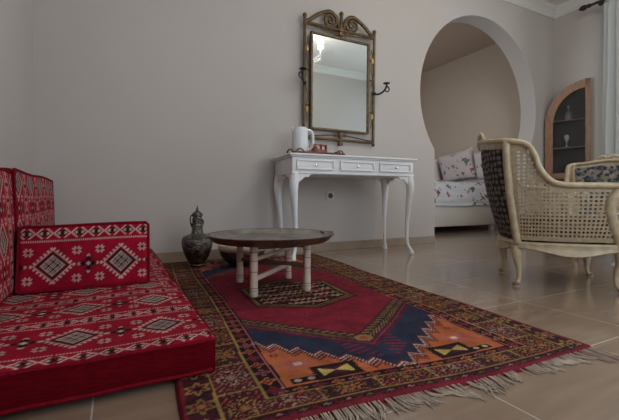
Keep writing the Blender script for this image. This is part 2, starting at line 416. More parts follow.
def pixmesh(name, nu, nv, fpos, fcol, mt, parent=None, skirt=None, loc=(0, 0, 0)):
    """dense woven sheet: grid of nu x nv quads; one dye colour per knot"""
    U, V = np.meshgrid(np.linspace(0, 1, nu+1), np.linspace(0, 1, nv+1), indexing='ij')
    co = fpos(U, V).reshape(-1, 3)
    idx = np.arange((nu+1)*(nv+1)).reshape(nu+1, nv+1)
    f = np.stack([idx[:-1, :-1], idx[1:, :-1], idx[1:, 1:], idx[:-1, 1:]], -1).reshape(-1, 4)
    col = fcol(U, V).reshape(-1, 3)
    me = bpy.data.meshes.new(name)
    me.vertices.add(len(co)); me.vertices.foreach_set('co', co.astype(np.float32).ravel())
    me.loops.add(len(f)*4); me.loops.foreach_set('vertex_index', f.astype(np.int32).ravel())
    me.polygons.add(len(f)); me.polygons.foreach_set('loop_start', np.arange(0, len(f)*4, 4, dtype=np.int32))
    me.polygons.foreach_set('loop_total', np.full(len(f), 4, dtype=np.int32))
    me.update(calc_edges=True); me.validate()
    at = me.attributes.new('dye', 'FLOAT_COLOR', 'POINT')
    at.data.foreach_set('color', np.concatenate([col, np.ones((len(col), 1))], 1).astype(np.float32).ravel())
    for p in me.polygons: p.use_smooth = True
    me.materials.append(mt)
    o = bpy.data.objects.new(name, me); COL.objects.link(o)
    if parent: o.parent = parent
    o.location = loc
    return o

# ------------------------------------------------------------------ rug
RW, RL, TH = 1.20, 2.14, math.radians(4.2)
ORG = (.12, .715)
rug = thing('rug', 'hand-knotted red, navy and orange medallion rug with pale fringe on the tiles', 'rug', (ORG[0], ORG[1], 0), -TH)
c_crim = C(128, 14, 42); c_dred = C(102, 18, 34); c_mar = C(78, 22, 34); c_navy = C(40, 44, 66); c_or = C(172, 86, 36); c_gold = C(142, 112, 52)
c_ol = C(92, 84, 46); c_br = C(34, 20, 22); c_cream = C(186, 160, 138); c_pink = C(160, 82, 88); c_grey = C(110, 104, 96)
def rosette(out, m, x, y, r, cols, pet=8):
    rr = np.hypot(x, y); th = np.arctan2(y, x); e = r*(.78+.22*np.cos(pet*th))
    k = len(cols)
    for i, c in enumerate(cols):
        put(out, m & (rr < e*(1-i/k)), c)
def rug_col(U, V):
    q = .004
    a = np.round(U*RW/q)*q; b = np.round(V*RL/q)*q
    wob = .003*np.sin(b*5+1)+.001*np.sin(b*23)
    aa = a+wob; ax = np.abs(aa-RW/2); far = b > RL/2; bb = np.where(far, RL-b, b)
    out = np.tile(c_dred, a.shape+(1,)).astype(float)
    ea = RW/2-ax; eb = bb*1.95; e = np.minimum(ea, eb)
    onend = eb < ea
    s = np.where(onend, aa, b)                      # distance along the border
    put(out, e < .018, C(112, 18, 36))
    hsh = np.sin(np.round(a/q)*12.9898+np.round(b/q)*78.233)*43758.5; hsh = hsh-np.floor(hsh)
    # outer strip
    m = (e >= .018) & (e < .078); put(out, m, c_mar); put(out, m & (hsh > .6), c_br)
    put(out, m & onend & (e < .05), C(105, 16, 34))
    put(out, m & onend & (e > .03) & (hsh > .7), c_br)
    x = (s/.085 % 1-.5)*.085; y = e-.048
    cell = np.floor(s/.085)
    for k, cols in enumerate([[c_gold, c_br, c_gold*.8], [c_gold*.7, c_dred, c_gold], [c_gold, c_dred, c_br]]):
        rosette(out, m & (cell % 3 == k) & ~onend, x, y, .034, cols, 6)
    x2 = (s/.055 % 1-.5)*.055; c2_ = np.floor(s/.055) % 3
    put(out, m & onend & (np.abs(x2)+np.abs(y) < .018), c_br)
    for k, c in enumerate([c_pink, c_ol, c_grey]): put(out, m & onend & (c2_ == k) & (np.abs(x2)+np.abs(y) < .010), c)
    put(out, (e >= .078) & (e < .085), c_gold)
    # wide border: panels with big lobed flowers
    m = (e >= .085) & (e < .185)
    per = .155; cell = np.floor(s/per); x = (s/per % 1-.5)*per; y = e-.135
    put(out, m & (cell % 3 == 0), C(60, 20, 28)); put(out, m & (cell % 3 == 1), C(86, 20, 32)); put(out, m & (cell % 3 == 2), C(44, 30, 34))
    put(out, m & (np.abs(np.abs(x)-per/2) < .004), c_gold)
    zz = np.sin(x*150+2*np.sin(y*90))*np.sin(y*170+2*np.sin(x*80))
    for k, (c1, c2, c3) in enumerate([(c_gold*1.1, c_dred, c_or), (c_cream*.62, c_dred, c_gold), (c_gold, c_or*.8, c_dred)]):
        mk = m & (cell % 3 == k)
        put(out, mk & (zz > .62), c1*.8); put(out, mk & (zz < -.7), c3*.8)
        rosette(out, mk, x, y, .044, [c1, c_br, c2, c1*.6, c3], 8)
        put(out, mk & (np.abs(np.abs(x)-np.abs(y)) < .004) & (np.hypot(x, y) > .02) & (np.hypot(x, y) < .06), c2)
        put(out, mk & (hsh > .78) & (np.hypot(x, y) > .03), c_mar)
    put(out, (e >= .185) & (e < .192), c_gold)
    # narrow floral guard
    m = (e >= .192) & (e < .235); put(out, m, c_br)
    x = (s/.05 % 1-.5)*.05; y = e-.2135; cell = np.floor(s/.05)
    for k, c in enumerate([c_pink*.8, c_or*.8, c_dred*1.3, c_or]):
        rosette(out, m & (cell % 4 == k), x, y, .021, [c, c_mar, c], 4)
    put(out, (e >= .235) & (e < .240), c_pink); put(out, (e >= .240) & (e < .246), c_br)
    # field
    f = e >= .246; ax = np.abs(aa-.588)
    tri = np.abs((ax/.058) % 1-.5)*2
    edge = .125+.88*ax
    h0 = bb-edge; h = h0-(tri-.5)*.046
    put(out, f, c_or); put(out, f & (hsh > .8), c_or*.8)
    put(out, f & (h > -.040) & ((ax > .05)), c_dred); put(out, f & (h > -.031), c_or*.9); put(out, f & (h > -.024), c_mar); put(out, f & (h > -.014), c_cream*.75); put(out, f & (h > -.009), c_mar)
    put(out, f & (h > -.002), c_cream); put(out, f & (h > .005), c_dred*1.1)
    put(out, f & (h > .014), c_navy); put(out, f & (h > .014) & (hsh > .75), c_navy*.7)
    hk = (np.abs(((b+ax*.3)/.026) % 1-.5) < .22) & (ax > .03+.01*np.sin(b*200)) & (ax < .10)
    put(out, f & (h0 > .05) & (h0 < .15) & hk & (bb < .36), C(110, 24, 52))
    put(out, f & (h0 > .150), C(84, 22, 46)); put(out, f & (h0 > .172) & (h0 < .176), c_pink*.7)
    g = f & (h0 > .190) & (h0 < .26); put(out, g, C(66, 34, 34))
    put(out, g & (((ax+np.abs(h0-.225)*1.0) % .022) < .009) & (np.abs(np.abs(h0-.225)-.018) < .013), c_gold*.8); put(out, g & (np.abs(h0-.225) < .003), C(40, 40, 58))
    put(out, f & (h0 > .26), C(84, 22, 46)); put(out, f & (h0 > .272), c_crim)
    put(out, f & (h0 > .272) & (hsh > .8), c_crim*.8)
    sp = (np.abs((a/.11) % 1-.5) < .02) & (np.abs((b/.14+np.floor(a/.11)*.5) % 1-.5) < .02)
    put(out, f & (h0 > .30) & sp, c_pink)
    # apex hook
    put(out, f & (np.hypot((aa-.588)/1.3, bb-.355) < .026), c_gold*.9); put(out, f & (np.hypot((aa-.588)/1.3, bb-.355) < .014), c_or*.7)
    # centre medallion
    bc = 1.0; dy = np.abs(b-bc)
    st = np.round(ax/.012)*.012
    k = np.maximum(st/.235, (dy+st*.45)/.27)
    put(out, k < 1.06, C(60, 22, 32)); put(out, k < 1.0, C(120, 62, 36)); put(out, k < .95, c_br); put(out, k < .92, c_gold*.7); put(out, k < .88, c_br)
    zt_ = .022*np.abs(((ax/.03) % 1)-.5)*2
    z1 = np.abs(((np.abs(b-bc)+zt_)/.055) % 1-.5) < .15; z2 = np.abs(((np.abs(b-bc)+zt_+.015)/.055) % 1-.5) < .12
    ck = (np.floor(ax/.07)+np.floor(b/.045)) % 3
    put(out, (k < .82) & z1 & (ck < 2) & (hsh > .12), c_cream*.85); put(out, (k < .82) & z2 & (ck != 1), c_or*.75)
    put(out, (k < .82) & z1 & (ck == 2), c_dred*1.2)
    # spandrel motifs
    def at(x0, y0): return ax-x0, bb-y0
    x, y = at(.190, .172)
    mb = (np.abs(x) < .062) & (np.abs(y) < .034)
    ser = (np.abs(x) < .068) & (np.abs(y) < .040) & ((((x+1)/.012) % 1 < .5) | (((y+1)/.012) % 1 < .5))
    put(out, f & ser, c_br); put(out, f & mb, c_br)
    put(out, f & (np.abs(x) < .046) & (np.abs(y) < .022) & (np.abs(y) < np.abs(x)*.55), C(176, 150, 62))
    put(out, f & (np.abs(x) < .046) & (np.abs(y) < .022) & (np.abs(y) >= np.abs(x)*.55), C(66, 16, 36))
    x, y = at(.272, .245)
    d = np.maximum(np.abs(x)/.042, np.abs(y)/.030)
    put(out, f & (d < 1) & (((np.round(x/.008)+np.round(y/.008)) % 2) < 1), c_pink); put(out, f & (d < .3), c_cream)
    x, y = at(.288, .150)
    put(out, f & (np.abs(x) < .036) & (np.abs(y) < .014), c_br); put(out, f & (np.hypot((np.abs(x)-.018), y) < .009), c_cream*.8)
    x, y = at(.10, .178); put(out, f & (np.hypot(x, y) < .008), c_pink)
    x, y = at(.315, .32); put(out, f & (np.hypot(x, y) < .012) & (np.hypot(x, y) > .006), c_dred)
    fade = .9+.2*np.sin(a*3+b*2)[..., None]*.3
    # abrash: uneven dye
    out = out*fade*(.85+.3*hsh[..., None])*.92
    g_ = out.mean(-1, keepdims=True); return np.clip(out*.86+g_*.14, 0, .9)
def wav(u, v):
    return .0025*np.sin(u*5+v*3)+.002*np.sin(v*11+u*2)+.0015*np.sin(u*17-v*7)
def rug_pos(U, V):
    a = U*RW; b = V*RL
    a2 = a+.008*np.sin(b*4.2+.5)*(U-.5)*2
    b2 = b+.010*np.sin(a*6)*(V < .5)*(1-2*V)
    z = .011+wav(a, b)*.6
    edge = np.minimum(np.minimum(U*RW, (1-U)*RW), np.minimum(V*RL, (1-V)*RL))
    z = z*np.clip(edge/.006+.02, 0, 1)
    return np.stack([a2, b2, z], -1)
pixmesh('pile', 295, 535, rug_pos, rug_col, M['rug'], rug)
bm = nb()
for k in range(190):
    a = RW*(k+.5)/190; n_ = random.choice([0, 1, 2, 2])
    for j in range(n_):
        L = random.uniform(.03, .06)+.03*max(0, math.sin(a*11+.5)); ang = random.gauss(.3, .12)+.45*math.sin(a*14)+.35*math.sin(math.floor(a*26)*2.3)
        x0 = a+random.uniform(-.004, .004); z0 = .007
        p = [(x0, .012, z0)]
        for t in (.33, .66, 1.):
            p.append((x0+math.sin(ang*t)*L*t, -.002-math.cos(ang)*L*t, max(.0015, z0*(1-t))+.002*random.random()))
        tube(bm, catmull(p, 3), [.0017]*3+[.0019]*4+[.0014]*2+[.0008], 5)
o = obj('fringe', bm, M['fringe'], rug); o['kind'] = 'stuff'; o['label'] = 'loose cream cotton fringe at the near end'

# ------------------------------------------------------------------ floor sofa
def rbox_sheet(x0, x1, y0, y1, z, r, puff):
    """top sheet of a stuffed cushion (x,y) -> z with rounded rim"""
    def f(U, V):
        X = x0+(x1-x0)*U; Y = y0+(y1-y0)*V
        ex = np.minimum(X-x0, x1-X); ey = np.minimum(Y-y0, y1-Y)
        def rd(e): t = np.clip(e/r, 0, 1); return r*(1-np.sqrt(np.clip(1-(1-t)**2, 0, 1)))
        zz = z-rd(ex)-rd(ey)+puff*np.sin(PI*U)**.6*np.sin(PI*V)**.6
        zz = zz+.003*np.sin(X*11+Y*4)+.003*np.sin(Y*9-X*5)*1.0
        return np.stack([X, Y, zz], -1)
    return f
def piping_loop(bm, pts, r=.006):
    tube(bm, pts, r, 6, closed=True)
# seat mattress
MX0, MX1, MY0, MY1, MZ = XL+.02, .234, .993, YB-.02, .108
mat_t = thing('floor_mattress', 'long crimson kilim floor mattress with white diamond rows, lying along the left wall', 'mattress', (MX0, MY0, .016))
W_, L_ = MX1-MX0, MY1-MY0; HZ = MZ-.016
def mcol(U, V): return kilim(U*W_+MX0, V*L_+MY0, u0=-.093, v0=1.15)
pixmesh('woven_cover', 196, 530, rbox_sheet(0, W_, 0, L_, HZ, .012, .006), mcol, M['kilim'], mat_t)
bm = nb()
def side_strip(bm, x0, x1, y0, y1, z0, z1, bulge, nseg=24):
    """four boxing walls, slightly bulged"""
    cs = [(x0, y0), (x1, y0), (x1, y1), (x0, y1)]
    for i in range(4):
        a = cs[i]; b = cs[(i+1) % 4]
        nx, ny = (b[1]-a[1]), -(b[0]-a[0]); L = math.hypot(nx, ny); nx /= L; ny /= L
        g = []
        for k in range(nseg+1):
            t = k/nseg; row = []
            for j in range(7):
                s = j/6; o = bulge*math.sin(PI*s)*min(1, 8*t*(1-t)+.1)
                row.append(bm.verts.new((a[0]+(b[0]-a[0])*t+nx*o, a[1]+(b[1]-a[1])*t+ny*o, z0+(z1-z0)*s)))
            g.append(row)
        for k in range(nseg):
            for j in range(6): bm.faces.new((g[k][j], g[k+1][j], g[k+1][j+1], g[k][j+1]))
side_strip(bm, 0, W_, 0, L_, 0, HZ-.010, .006)
v = [bm.verts.new(p) for p in ((0, 0, 0), (0, L_, 0), (W_, L_, 0), (W_, 0, 0))]; bm.faces.new(v)
obj('boxing', bm, M['boxing'], mat_t, smooth=50)
for zz in (HZ-.008, .006):
    bm = nb(); q = .012
    loop = []
    for (a, b) in [((q, 0), (W_-q, 0)), ((W_, q), (W_, L_-q)), ((W_-q, L_), (q, L_)), ((0, L_-q), (0, q))]:
        for k in range(11):
            t = k/10; loop.append((a[0]+(b[0]-a[0])*t, a[1]+(b[1]-a[1])*t, zz+.0015*math.sin(k*1.9)))
    piping_loop(bm, loop, .0055); obj('piping', bm, M['piping'], mat_t)

def slab_cushion(name, label, w, h, t, loc, rot, u0, v0, swap, pu=.214, pv=.265, group=None, puff=.012, top_pat=False, rise=0.):
    """cushion standing on edge. local x = width, z = height, face towards -y, thickness t behind it"""
    r = thing(name, label, 'cushion', loc, 0, group); r.rotation_euler = rot
    def pos(U, V):
        X = (U-.5)*w; Z = V*h
        ex = np.minimum(U, 1-U)*w; ez = np.minimum(V, 1-V)*h
        def rd(e): k = np.clip(e/.014, 0, 1); return .014*(1-np.sqrt(np.clip(1-(1-k)**2, 0, 1)))
        Y = rd(ex)+rd(ez)-puff*np.sin(PI*U)**.6*np.sin(PI*V)**.6
        Zw = Z+.004*np.sin(X*9)*V
        return np.stack([X, Y, Zw], -1)
    def colr(U, V):
        X = (U-.5)*w; Z = V*h
        return kilim(Z, X, pu=pu, pv=pv, u0=u0, v0=v0) if swap else kilim(X, Z, pu=pu, pv=pv, u0=u0, v0=v0)
    pixmesh('woven_face', int(w/.0036), int(h/.0036), pos, colr, M['kilim'], r)
    def tpos(U, V):
        X = (U-.5)*w; Y = V*t
        Z = h+rise*V+.006*np.sin(PI*V)-.004*(np.clip(1-np.minimum(V, 1-V)*t/.01, 0, 1))+.004*np.sin(X*9)-.004*(U < .02)-.004*(U > .98)
        return np.stack([X, Y, Z], -1)
    def tcol(U, V): return kilim((U-.5)*w, V*t-t*.36+.265/2, u0=-.112) if top_pat else np.tile(C(118, 14, 34), U.shape+(1,))
    pixmesh('top_strip', int(w/.0036), max(8, int(t/.0036)), tpos, tcol, M['kilim'], r)
    bm = nb()
    for sgn in (-1, 1):
        g = []
        for i in range(9):
            row = []
            for j in range(9):
                a, b = i/8, j/8
                row.append(bm.verts.new((sgn*(w/2+.006*math.sin(PI*a)*math.sin(PI*b)), .006+(t-.006)*a, (h+rise*a)*b)))
            g.append(row)
        for i in range(8):
            for j in range(8): bm.faces.new((g[i][j], g[i+1][j], g[i+1][j+1], g[i][j+1]))
    v = [bm.verts.new(p) for p in ((-w/2, t, 0), (w/2, t, 0), (w/2, t, h+rise), (-w/2, t, h+rise))]; bm.faces.new(v)
    v = [bm.verts.new(p) for p in ((-w/2, .006, 0), (w/2, .006, 0), (w/2, t, 0), (-w/2, t, 0))]; bm.faces.new(v)
    obj('boxing', bm, M['boxing'], r, smooth=50)
    for yy in (.003, t):
        bm = nb(); loop = []; hh = h+(rise if yy == t else 0)
        for (a, b) in [((-w/2+.01, .003), (w/2-.01, .003)), ((w/2, .01), (w/2, hh-.01)), ((w/2-.01, hh), (-w/2+.01, hh)), ((-w/2, hh-.01), (-w/2, .01))]:
            for k in range(9):
                s = k/8; x_, z_ = a[0]+(b[0]-a[0])*s, a[1]+(b[1]-a[1])*s
                loop.append((x_, yy, z_+.004*math.sin(x_*9)*(z_/h)))
        tube(bm, loop, .0055, 6, closed=True, up=(0, 1, 0)); obj('piping', bm, M['piping'], r)
    return r
# box bolster across the seat
slab_cushion('box_cushion', 'low crimson box cushion with two large white diamonds, lying across the seat', .45, .252, .16,
             (-.099, 1.72, MZ+.007), (-math.radians(10), 0, -math.radians(2)), -.112, .098, False, pu=.235, pv=.255, top_pat=True, rise=.012)
# back cushions against the left wall; face towards +X  (rotate so that local -y -> +x)
slab_cushion('back_cushion', 'upright crimson back cushion nearest the room corner, behind the box cushion', 1.02, .462, .085,
             (-.335, 2.365, MZ+.012), (-math.radians(2), 0, math.radians(90)), .2, .0, True, pu=.214, pv=.24, group='back cushions along the left wall')
slab_cushion('back_cushion', 'upright crimson back cushion cut off by the left edge, nearer the camera', 1.02, .455, .085,
             (-.335, 1.325, MZ+.012), (-math.radians(3), 0, math.radians(90)), .2, .05, True, pu=.214, pv=.24, group='back cushions along the left wall')

# ------------------------------------------------------------------ tray table
tt = thing('tray_table', 'low round table with a dark metal tray on pale turned legs, on the rug', 'table', (.70, 1.777, .016))
TC = (.70, 1.777); RIM = .290
bm = nb()
prof = [(0, RIM-.030), (.10, RIM-.0305), (.20, RIM-.030), (.265, RIM-.028), (.272, RIM-.026), (.285, RIM-.018), (.302, RIM-.004), (.312, RIM), (.318, RIM-.001), (.316, RIM-.007), (.306, RIM-.012), (.292, RIM-.028), (.28, RIM-.036), (.24, RIM-.038), (0, RIM-.038)]
lathe(bm, [(r, z-.013) for r, z in prof], seg=96)
box(bm, .285, .345, -.03, .01, RIM-.013-.008, RIM-.013-.002, .002)
tray = obj('tray', bm, M['trayrim'], tt, smooth=50); tray['label'] = 'dark tinned copper tray with raised rim'
bm = nb(); lathe(bm, [(0, RIM-.0425), (.262, RIM-.0405), (.262, RIM-.0395), (0, RIM-.0415)], seg=64)
bm2 = nb()
lathe(bm2, [(0, RIM-.042), (.05, RIM-.041), (.052, RIM-.043), (.10, RIM-.0425), (.102, RIM-.041), (.17, RIM-.0415), (.172, RIM-.0425), (.262, RIM-.039), (.274, RIM-.034), (.299, RIM-.0155)], seg=96)
bm.free(); obj('tray_face', bm2, M['traytop'], tray, smooth=50)
lp = [(.569, 1.661), (.60, 1.982), (.836, 1.646), (.871, 1.953)]
for (x, y) in lp:
    bm = nb(); z1 = RIM-.013-.040
    prof = [(0, 0), (.017, 0), (.0195, .006), (.0195, .03), (.018, .034), (.0185, .06), (.017, .10), (.0185, .14), (.0175, .19), (.0195, .215), (.0195, z1), (0, z1)]
    lathe(bm, prof, (x-TC[0], y-TC[1], 0), 20); lg = obj('leg', bm, M['palewood'], tt, smooth=45)
    for z in (.028, .040, .115, .165, .205):
        bm = nb(); tube(bm, [(x-TC[0]+.0185*math.cos(a), y-TC[1]+.0185*math.sin(a), z) for a in np.linspace(0, 2*PI, 20, endpoint=False)], .0018, 5, closed=True)
        obj('turned_ring', bm, M['ringwood'], lg)
def bar(a, b, z, r, m, ext=.0):
    A = Vector((a[0]-TC[0], a[1]-TC[1], z)); B = Vector((b[0]-TC[0], b[1]-TC[1], z)); d = (B-A).normalized()
    A = A+d*.012; B = B+d*ext
    bm = nb(); tube(bm, [A.lerp(B, t) for t in (0, .02, .5, .97, 1)], [r, r, r*1.05, r, r*.6], 12); obj('stretcher', bm, m, tt)
bar(lp[0], lp[3], .078, .0125, M['palewood']); bar(lp[0], lp[3], .170, .011, M['palewood'])
bar(lp[1], lp[2], .125, .010, M['barwood']); bar(lp[1], lp[2], .222, .012, M['barwood'])
bar(lp[0], lp[2], .226, .010, M['barwood']); bar(lp[1], lp[3], .226, .010, M['barwood'])

# ------------------------------------------------------------------ ewer and bowl
ew = thing('ewer', 'engraved dark metal ewer with pointed lid, standing on the rug by the wall', 'ewer', (.492, 2.60, .016), 0)
bm = nb()
lathe(bm, [(0, 0), (.050, 0), (.054, .006), (.048, .014), (.052, .022), (.070, .05), (.088, .09), (.099, .13), (.102, .160), (.100, .178), (.094, .186), (.096, .19), (.082, .2), (.062, .208), (.042, .216), (.038, .224)], seg=48)
obj('body', bm, M['ewer'], ew, smooth=60)
bm = nb(); lathe(bm, [(.038, .220), (.039, .230), (.036, .236), (.036, .262), (.038, .266), (.036, .27), (.033, .30), (.036, .306), (.036, .312), (.031, .316), (.030, .335)], seg=32); obj('neck', bm, M['ewer'], ew)
bm = nb(); lathe(bm, [(.034, .333), (.036, .340), (.032, .352), (.017, .364), (.008, .37), (.010, .376), (.007, .384), (.003, .39), (.005, .394), (.001, .404), (0, .406)], seg=24); obj('lid', bm, M['ewer'], ew)
bm = nb(); tube(bm, catmull([(-.030, 0, .338), (-.044, -.01, .334), (-.047, -.012, .31), (-.042, -.01, .28), (-.034, 0, .262)], 6), .0055, 8, up=(0, 1, 0)); obj('handle', bm, M['ewer'], ew)
bm = nb(); tube(bm, catmull([(.033, .0, .275), (.040, .004, .29), (.038, .006, .305)], 5), [.009]*4+[.007]*7, 8, up=(0, 1, 0)); obj('spout', bm, M['ewer'], ew)
bw = thing('bowl', 'dark round pot with a pale rim on the rug behind the tray table', 'bowl', (.775, 2.50, .016))
bm = nb(); lathe(bm, [(0, 0), (.07, 0), (.075, .004), (.12, .03), (.148, .07), (.153, .098), (.15, .108), (.145, .108), (.14, .07), (.11, .035), (.06, .012), (0, .01)], seg=48); obj('body', bm, M['copper'], bw, smooth=60)
bm = nb(); lathe(bm, [(.15, .100), (.158, .102), (.164, .118), (.162, .134), (.155, .142), (.148, .140), (.146, .128), (.144, .104), (.15, .100)], seg=48); obj('rim', bm, M['palewood'], bw, smooth=60)['label'] = 'pale rolled rim'

# ------------------------------------------------------------------ vanity table
VX0, VX1, VY0, VY1, VZ = 1.122, 2.252, 2.408, 2.858, .795
VROT = -math.radians(4)
def vpos(x, y, z): dx, dy = x-1.687, y-2.633; return (1.687+dx*math.cos(VROT)-dy*math.sin(VROT), 2.633+dx*math.sin(VROT)+dy*math.cos(VROT), z)
vt = thing('console_table', 'white console table with three drawers and curved legs under the mirror', 'table', ((VX0+VX1)/2, (VY0+VY1)/2, 0), VROT)
ox, oy = (VX0+VX1)/2, (VY0+VY1)/2; hw, hd = (VX1-VX0)/2, (VY1-VY0)/2
bm = nb(); box(bm, -hw, hw, -hd, hd, VZ-.016, VZ, .006, 3); box(bm, -hw+.012, hw-.012, -hd+.012, hd-.006, VZ-.026, VZ-.016, .003); obj('tabletop', bm, M['white'], vt)
bw_, bd = hw-.028, hd-.025
bm = nb()
box(bm, -bw_, bw_, -bd, bd, .655, VZ-.026, .002)
box(bm, -bw_-.006, bw_+.006, -bd-.006, bd, .648, .662, .004)
# scalloped aprons
def apron(x0, x1, y, z1, drop=.05, n=60, d=.016, axis='x'):
    top = []; bot = []
    for k in range(n+1):
        t = k/n; x = x0+(x1-x0)*t; e = min(t, 1-t)*abs(x1-x0)
        dz = drop*(1 if e < .045 else max(0, 1-((e-.045)/.12)**.9)) + (.008*math.sin((e-.045)*95) if .045 < e < .165 else 0)
        dz = max(dz, .004)
        p = (x, y) if axis == 'x' else (y, x)
        top.append((p[0], p[1], z1)); bot.append((p[0], p[1], z1-dz))
    band(bm, top, bot, (0, d, 0) if axis == 'x' else (d, 0, 0))
apron(-bw_, bw_, -bd+.002, .650, .062)
apron(-bw_, bw_, bd-.018, .650, .03)
apron(-bd, bd, -bw_, .650, .055, axis='y'); apron(-bd, bd, bw_-.016, .650, .055, axis='y')
obj('frame', bm, M['white'], vt, smooth=30)
for x in (-.355, 0, .355):
    x = x+0; yf = -bd-.001
    bm = nb(); z0, z1 = .678, .752; w = .152
    box(bm, x-w, x+w, yf-.004, yf+.01, z0, z1, .001)
    for (a0_, a1_, b0, b1) in [(x-w, x+w, z1-.012, z1), (x-w, x+w, z0, z0+.012), (x-w, x-w+.012, z0+.012, z1-.012), (x+w-.012, x+w, z0+.012, z1-.012)]:
        box(bm, a0_, a1_, yf-.013, yf-.003, b0, b1, .003)
    dr = obj('drawer', bm, M['white'], vt, smooth=30)
    bm = nb(); tube(bm, [(x, yf-.002, .715), (x, yf-.008, .715), (x, yf-.016, .715), (x, yf-.022, .715), (x, yf-.026, .715), (x, yf-.028, .715)], [.006, .004, .005, .011, .009, .003], 14); obj('knob', bm, M['steel'], dr)['label'] = 'polished steel knob'
def cabriole(bm, x, y, dx, dy, H, r0=.034, r1=.013, knee=.014, foot=.024, seg=12):
    pts = []; rr = []
    spec = [(1., 0, 1.0), (.93, knee*.4, 1.05), (.85, knee, 1.0), (.75, knee*.7, .85), (.6, -.002, .66), (.4, -.014, .50), (.22, -.016, .41), (.12, -.006, .38), (.06, foot*.6, .46), (.025, foot, .62), (.004, foot, .58), (0., foot, .5)]
    for t, o, k in spec: pts.append((x+dx*o, y+dy*o, H*t)); rr.append(r0*k)
    P2 = catmull([tuple(p)+(r,) for p, r in zip(pts, rr)], 4)
    P2[-1][2] = 0
    tube(bm, [p[:3] for p in P2], [max(.004, p[3]) for p in P2], seg, up=(dx, dy, 0))
for sx in (-1, 1):
    for sy in (-1, 1):
        bm = nb(); zb = .0145 if sx < 0 else 0; cabriole(bm, sx*(bw_-.026), sy*(bd-.026), sx*.7, sy*.7, .655-zb); bmesh.ops.translate(bm, vec=(0, 0, zb), verts=bm.verts); obj('leg', bm, M['white'], vt, smooth=60)

# things on the console
kt = thing('electric_kettle', 'white electric kettle with looped handle at the left of the wooden tray', 'kettle', vpos(1.284, 2.62, VZ+.014), VROT)
bm = nb(); lathe(bm, [(0, .012), (.062, .012), (.067, .02), (.065, .08), (.061, .14), (.060, .195), (.055, .207), (.02, .212), (0, .212)], seg=36)
obj('body', bm, M['kettle'], kt, smooth=50)
bm = nb(); tube(bm, catmull([(-.045, 0, .17), (-.058, 0, .19), (-.066, 0, .206)], 4), [.018]*3+[.014]*3+[.009]*3, 10, up=(0, 1, 0)); obj('spout', bm, M['kettle'], kt)
bm = nb(); lathe(bm, [(0, 0), (.07, 0), (.074, .004), (.07, .012), (0, .012)], seg=32); obj('base', bm, M['gauge'], kt)
bm = nb(); tube(bm, catmull([(.055, 0, .195), (.09, 0, .19), (.108, 0, .155), (.108, 0, .09), (.092, 0, .045), (.06, 0, .035)], 8), .0115, 10, flat=1., up=(0, 1, 0)); obj('handle', bm, M['kettle'], kt)
bm = nb(); tube(bm, catmull([(.055, 0, .172), (.078, 0, .166), (.09, 0, .14), (.09, 0, .095), (.077, 0, .06)], 6), .0045, 8, up=(0, 1, 0)); obj('grip_insert', bm, M['gauge'], kt)
tr = thing('serving_tray', 'red-brown wooden serving tray with arched end handles on the console table', 'tray', vpos(1.385, 2.58, VZ), VROT)
bm = nb(); box(bm, -.205, .205, -.13, .13, 0, .010, .002)
for (x0, x1, y0, y1) in [(-.205, .205, -.13, -.12), (-.205, .205, .12, .13), (-.205, -.195, -.12, .12), (.195, .205, -.12, .12)]:
    box(bm, x0, x1, y0, y1, .008, .02, .002)
obj('tray_body', bm, M['redwood'], tr)
for s in (-1, 1):
    bm = nb(); tube(bm, catmull([(s*.2, -.06, .015), (s*.202, -.048, .035), (s*.202, 0, .045), (s*.202, .048, .035), (s*.2, .06, .015)], 6), .006, 8); obj('handle', bm, M['redwood'], tr)
    bm = nb(); tube(bm, catmull([(s*.165-.03, -.124, .015), (s*.165-.018, -.124, .032), (s*.165, -.124, .038), (s*.165+.018, -.124, .032), (s*.165+.03, -.124, .015)], 5), .005, 8, up=(0, 1, 0)); obj('side_scroll', bm, M['redwood'], tr)
cd = thing('sachet_box', 'small orange-brown wooden box of sachets on the tray beside the kettle', 'box', vpos(1.425, 2.55, VZ+.0105), VROT)
bm = nb()
box(bm, -.045, .045, -.03, .03, 0, .006, .001)
for x in (-.045, -.002, .040): box(bm, x, x+.005, -.03, .03, .006, .078 if x > -.03 else .06, .001)
box(bm, -.045, .045, .026, .031, .006, .088, .001); box(bm, -.035, .036, -.031, -.026, .006, .04, .001)
obj('box_body', bm, M['caddy'], cd)
bm = nb()
for k in range(5): box(bm, -.036+.005*k, -.033+.005*k, -.024, .024, .007, .072-.002*k)
box(bm, .006, .028, -.02, .024, .007, .062, .001)
obj('sachets', bm, M['porcelain'], cd)
cp = thing('coffee_cup', 'small brown coffee cup between the kettle and the sachet box', 'cup', vpos(1.372, 2.53, VZ+.0105), VROT)
bm = nb(); lathe(bm, [(0, 0), (.016, 0), (.018, .004), (.024, .03), (.026, .045), (.0235, .045), (.021, .03), (.014, .008), (0, .006)], seg=24); obj('cup_body', bm, M['caddy'], cp, smooth=50)
bm = nb(); tube(bm, catmull([(-.022, -.008, .036), (-.036, -.012, .034), (-.036, -.012, .018), (-.02, -.008, .014)], 5), .003, 6, up=(0, 1, 0)); obj('handle', bm, M['caddy'], cp)

# socket on the wall
so = thing('wall_socket', 'small square wall socket below the console table', 'socket', (1.712, YB, .49))
bm = nb(); box(bm, -.04, .04, -.011, 0, -.04, .04, .004); obj('plate', bm, M['socket'], so)
bm = nb(); lathe(bm, [(0, 0), (.024, 0), (.024, .003), (0, .003)], seg=20); bmesh.ops.rotate(bm, cent=(0, 0, 0), matrix=Matrix.Rotation(PI/2, 3, 'X'), verts=bm.verts); bmesh.ops.translate(bm, vec=(0, -.011, 0), verts=bm.verts); obj('insert', bm, M['dull'], so)

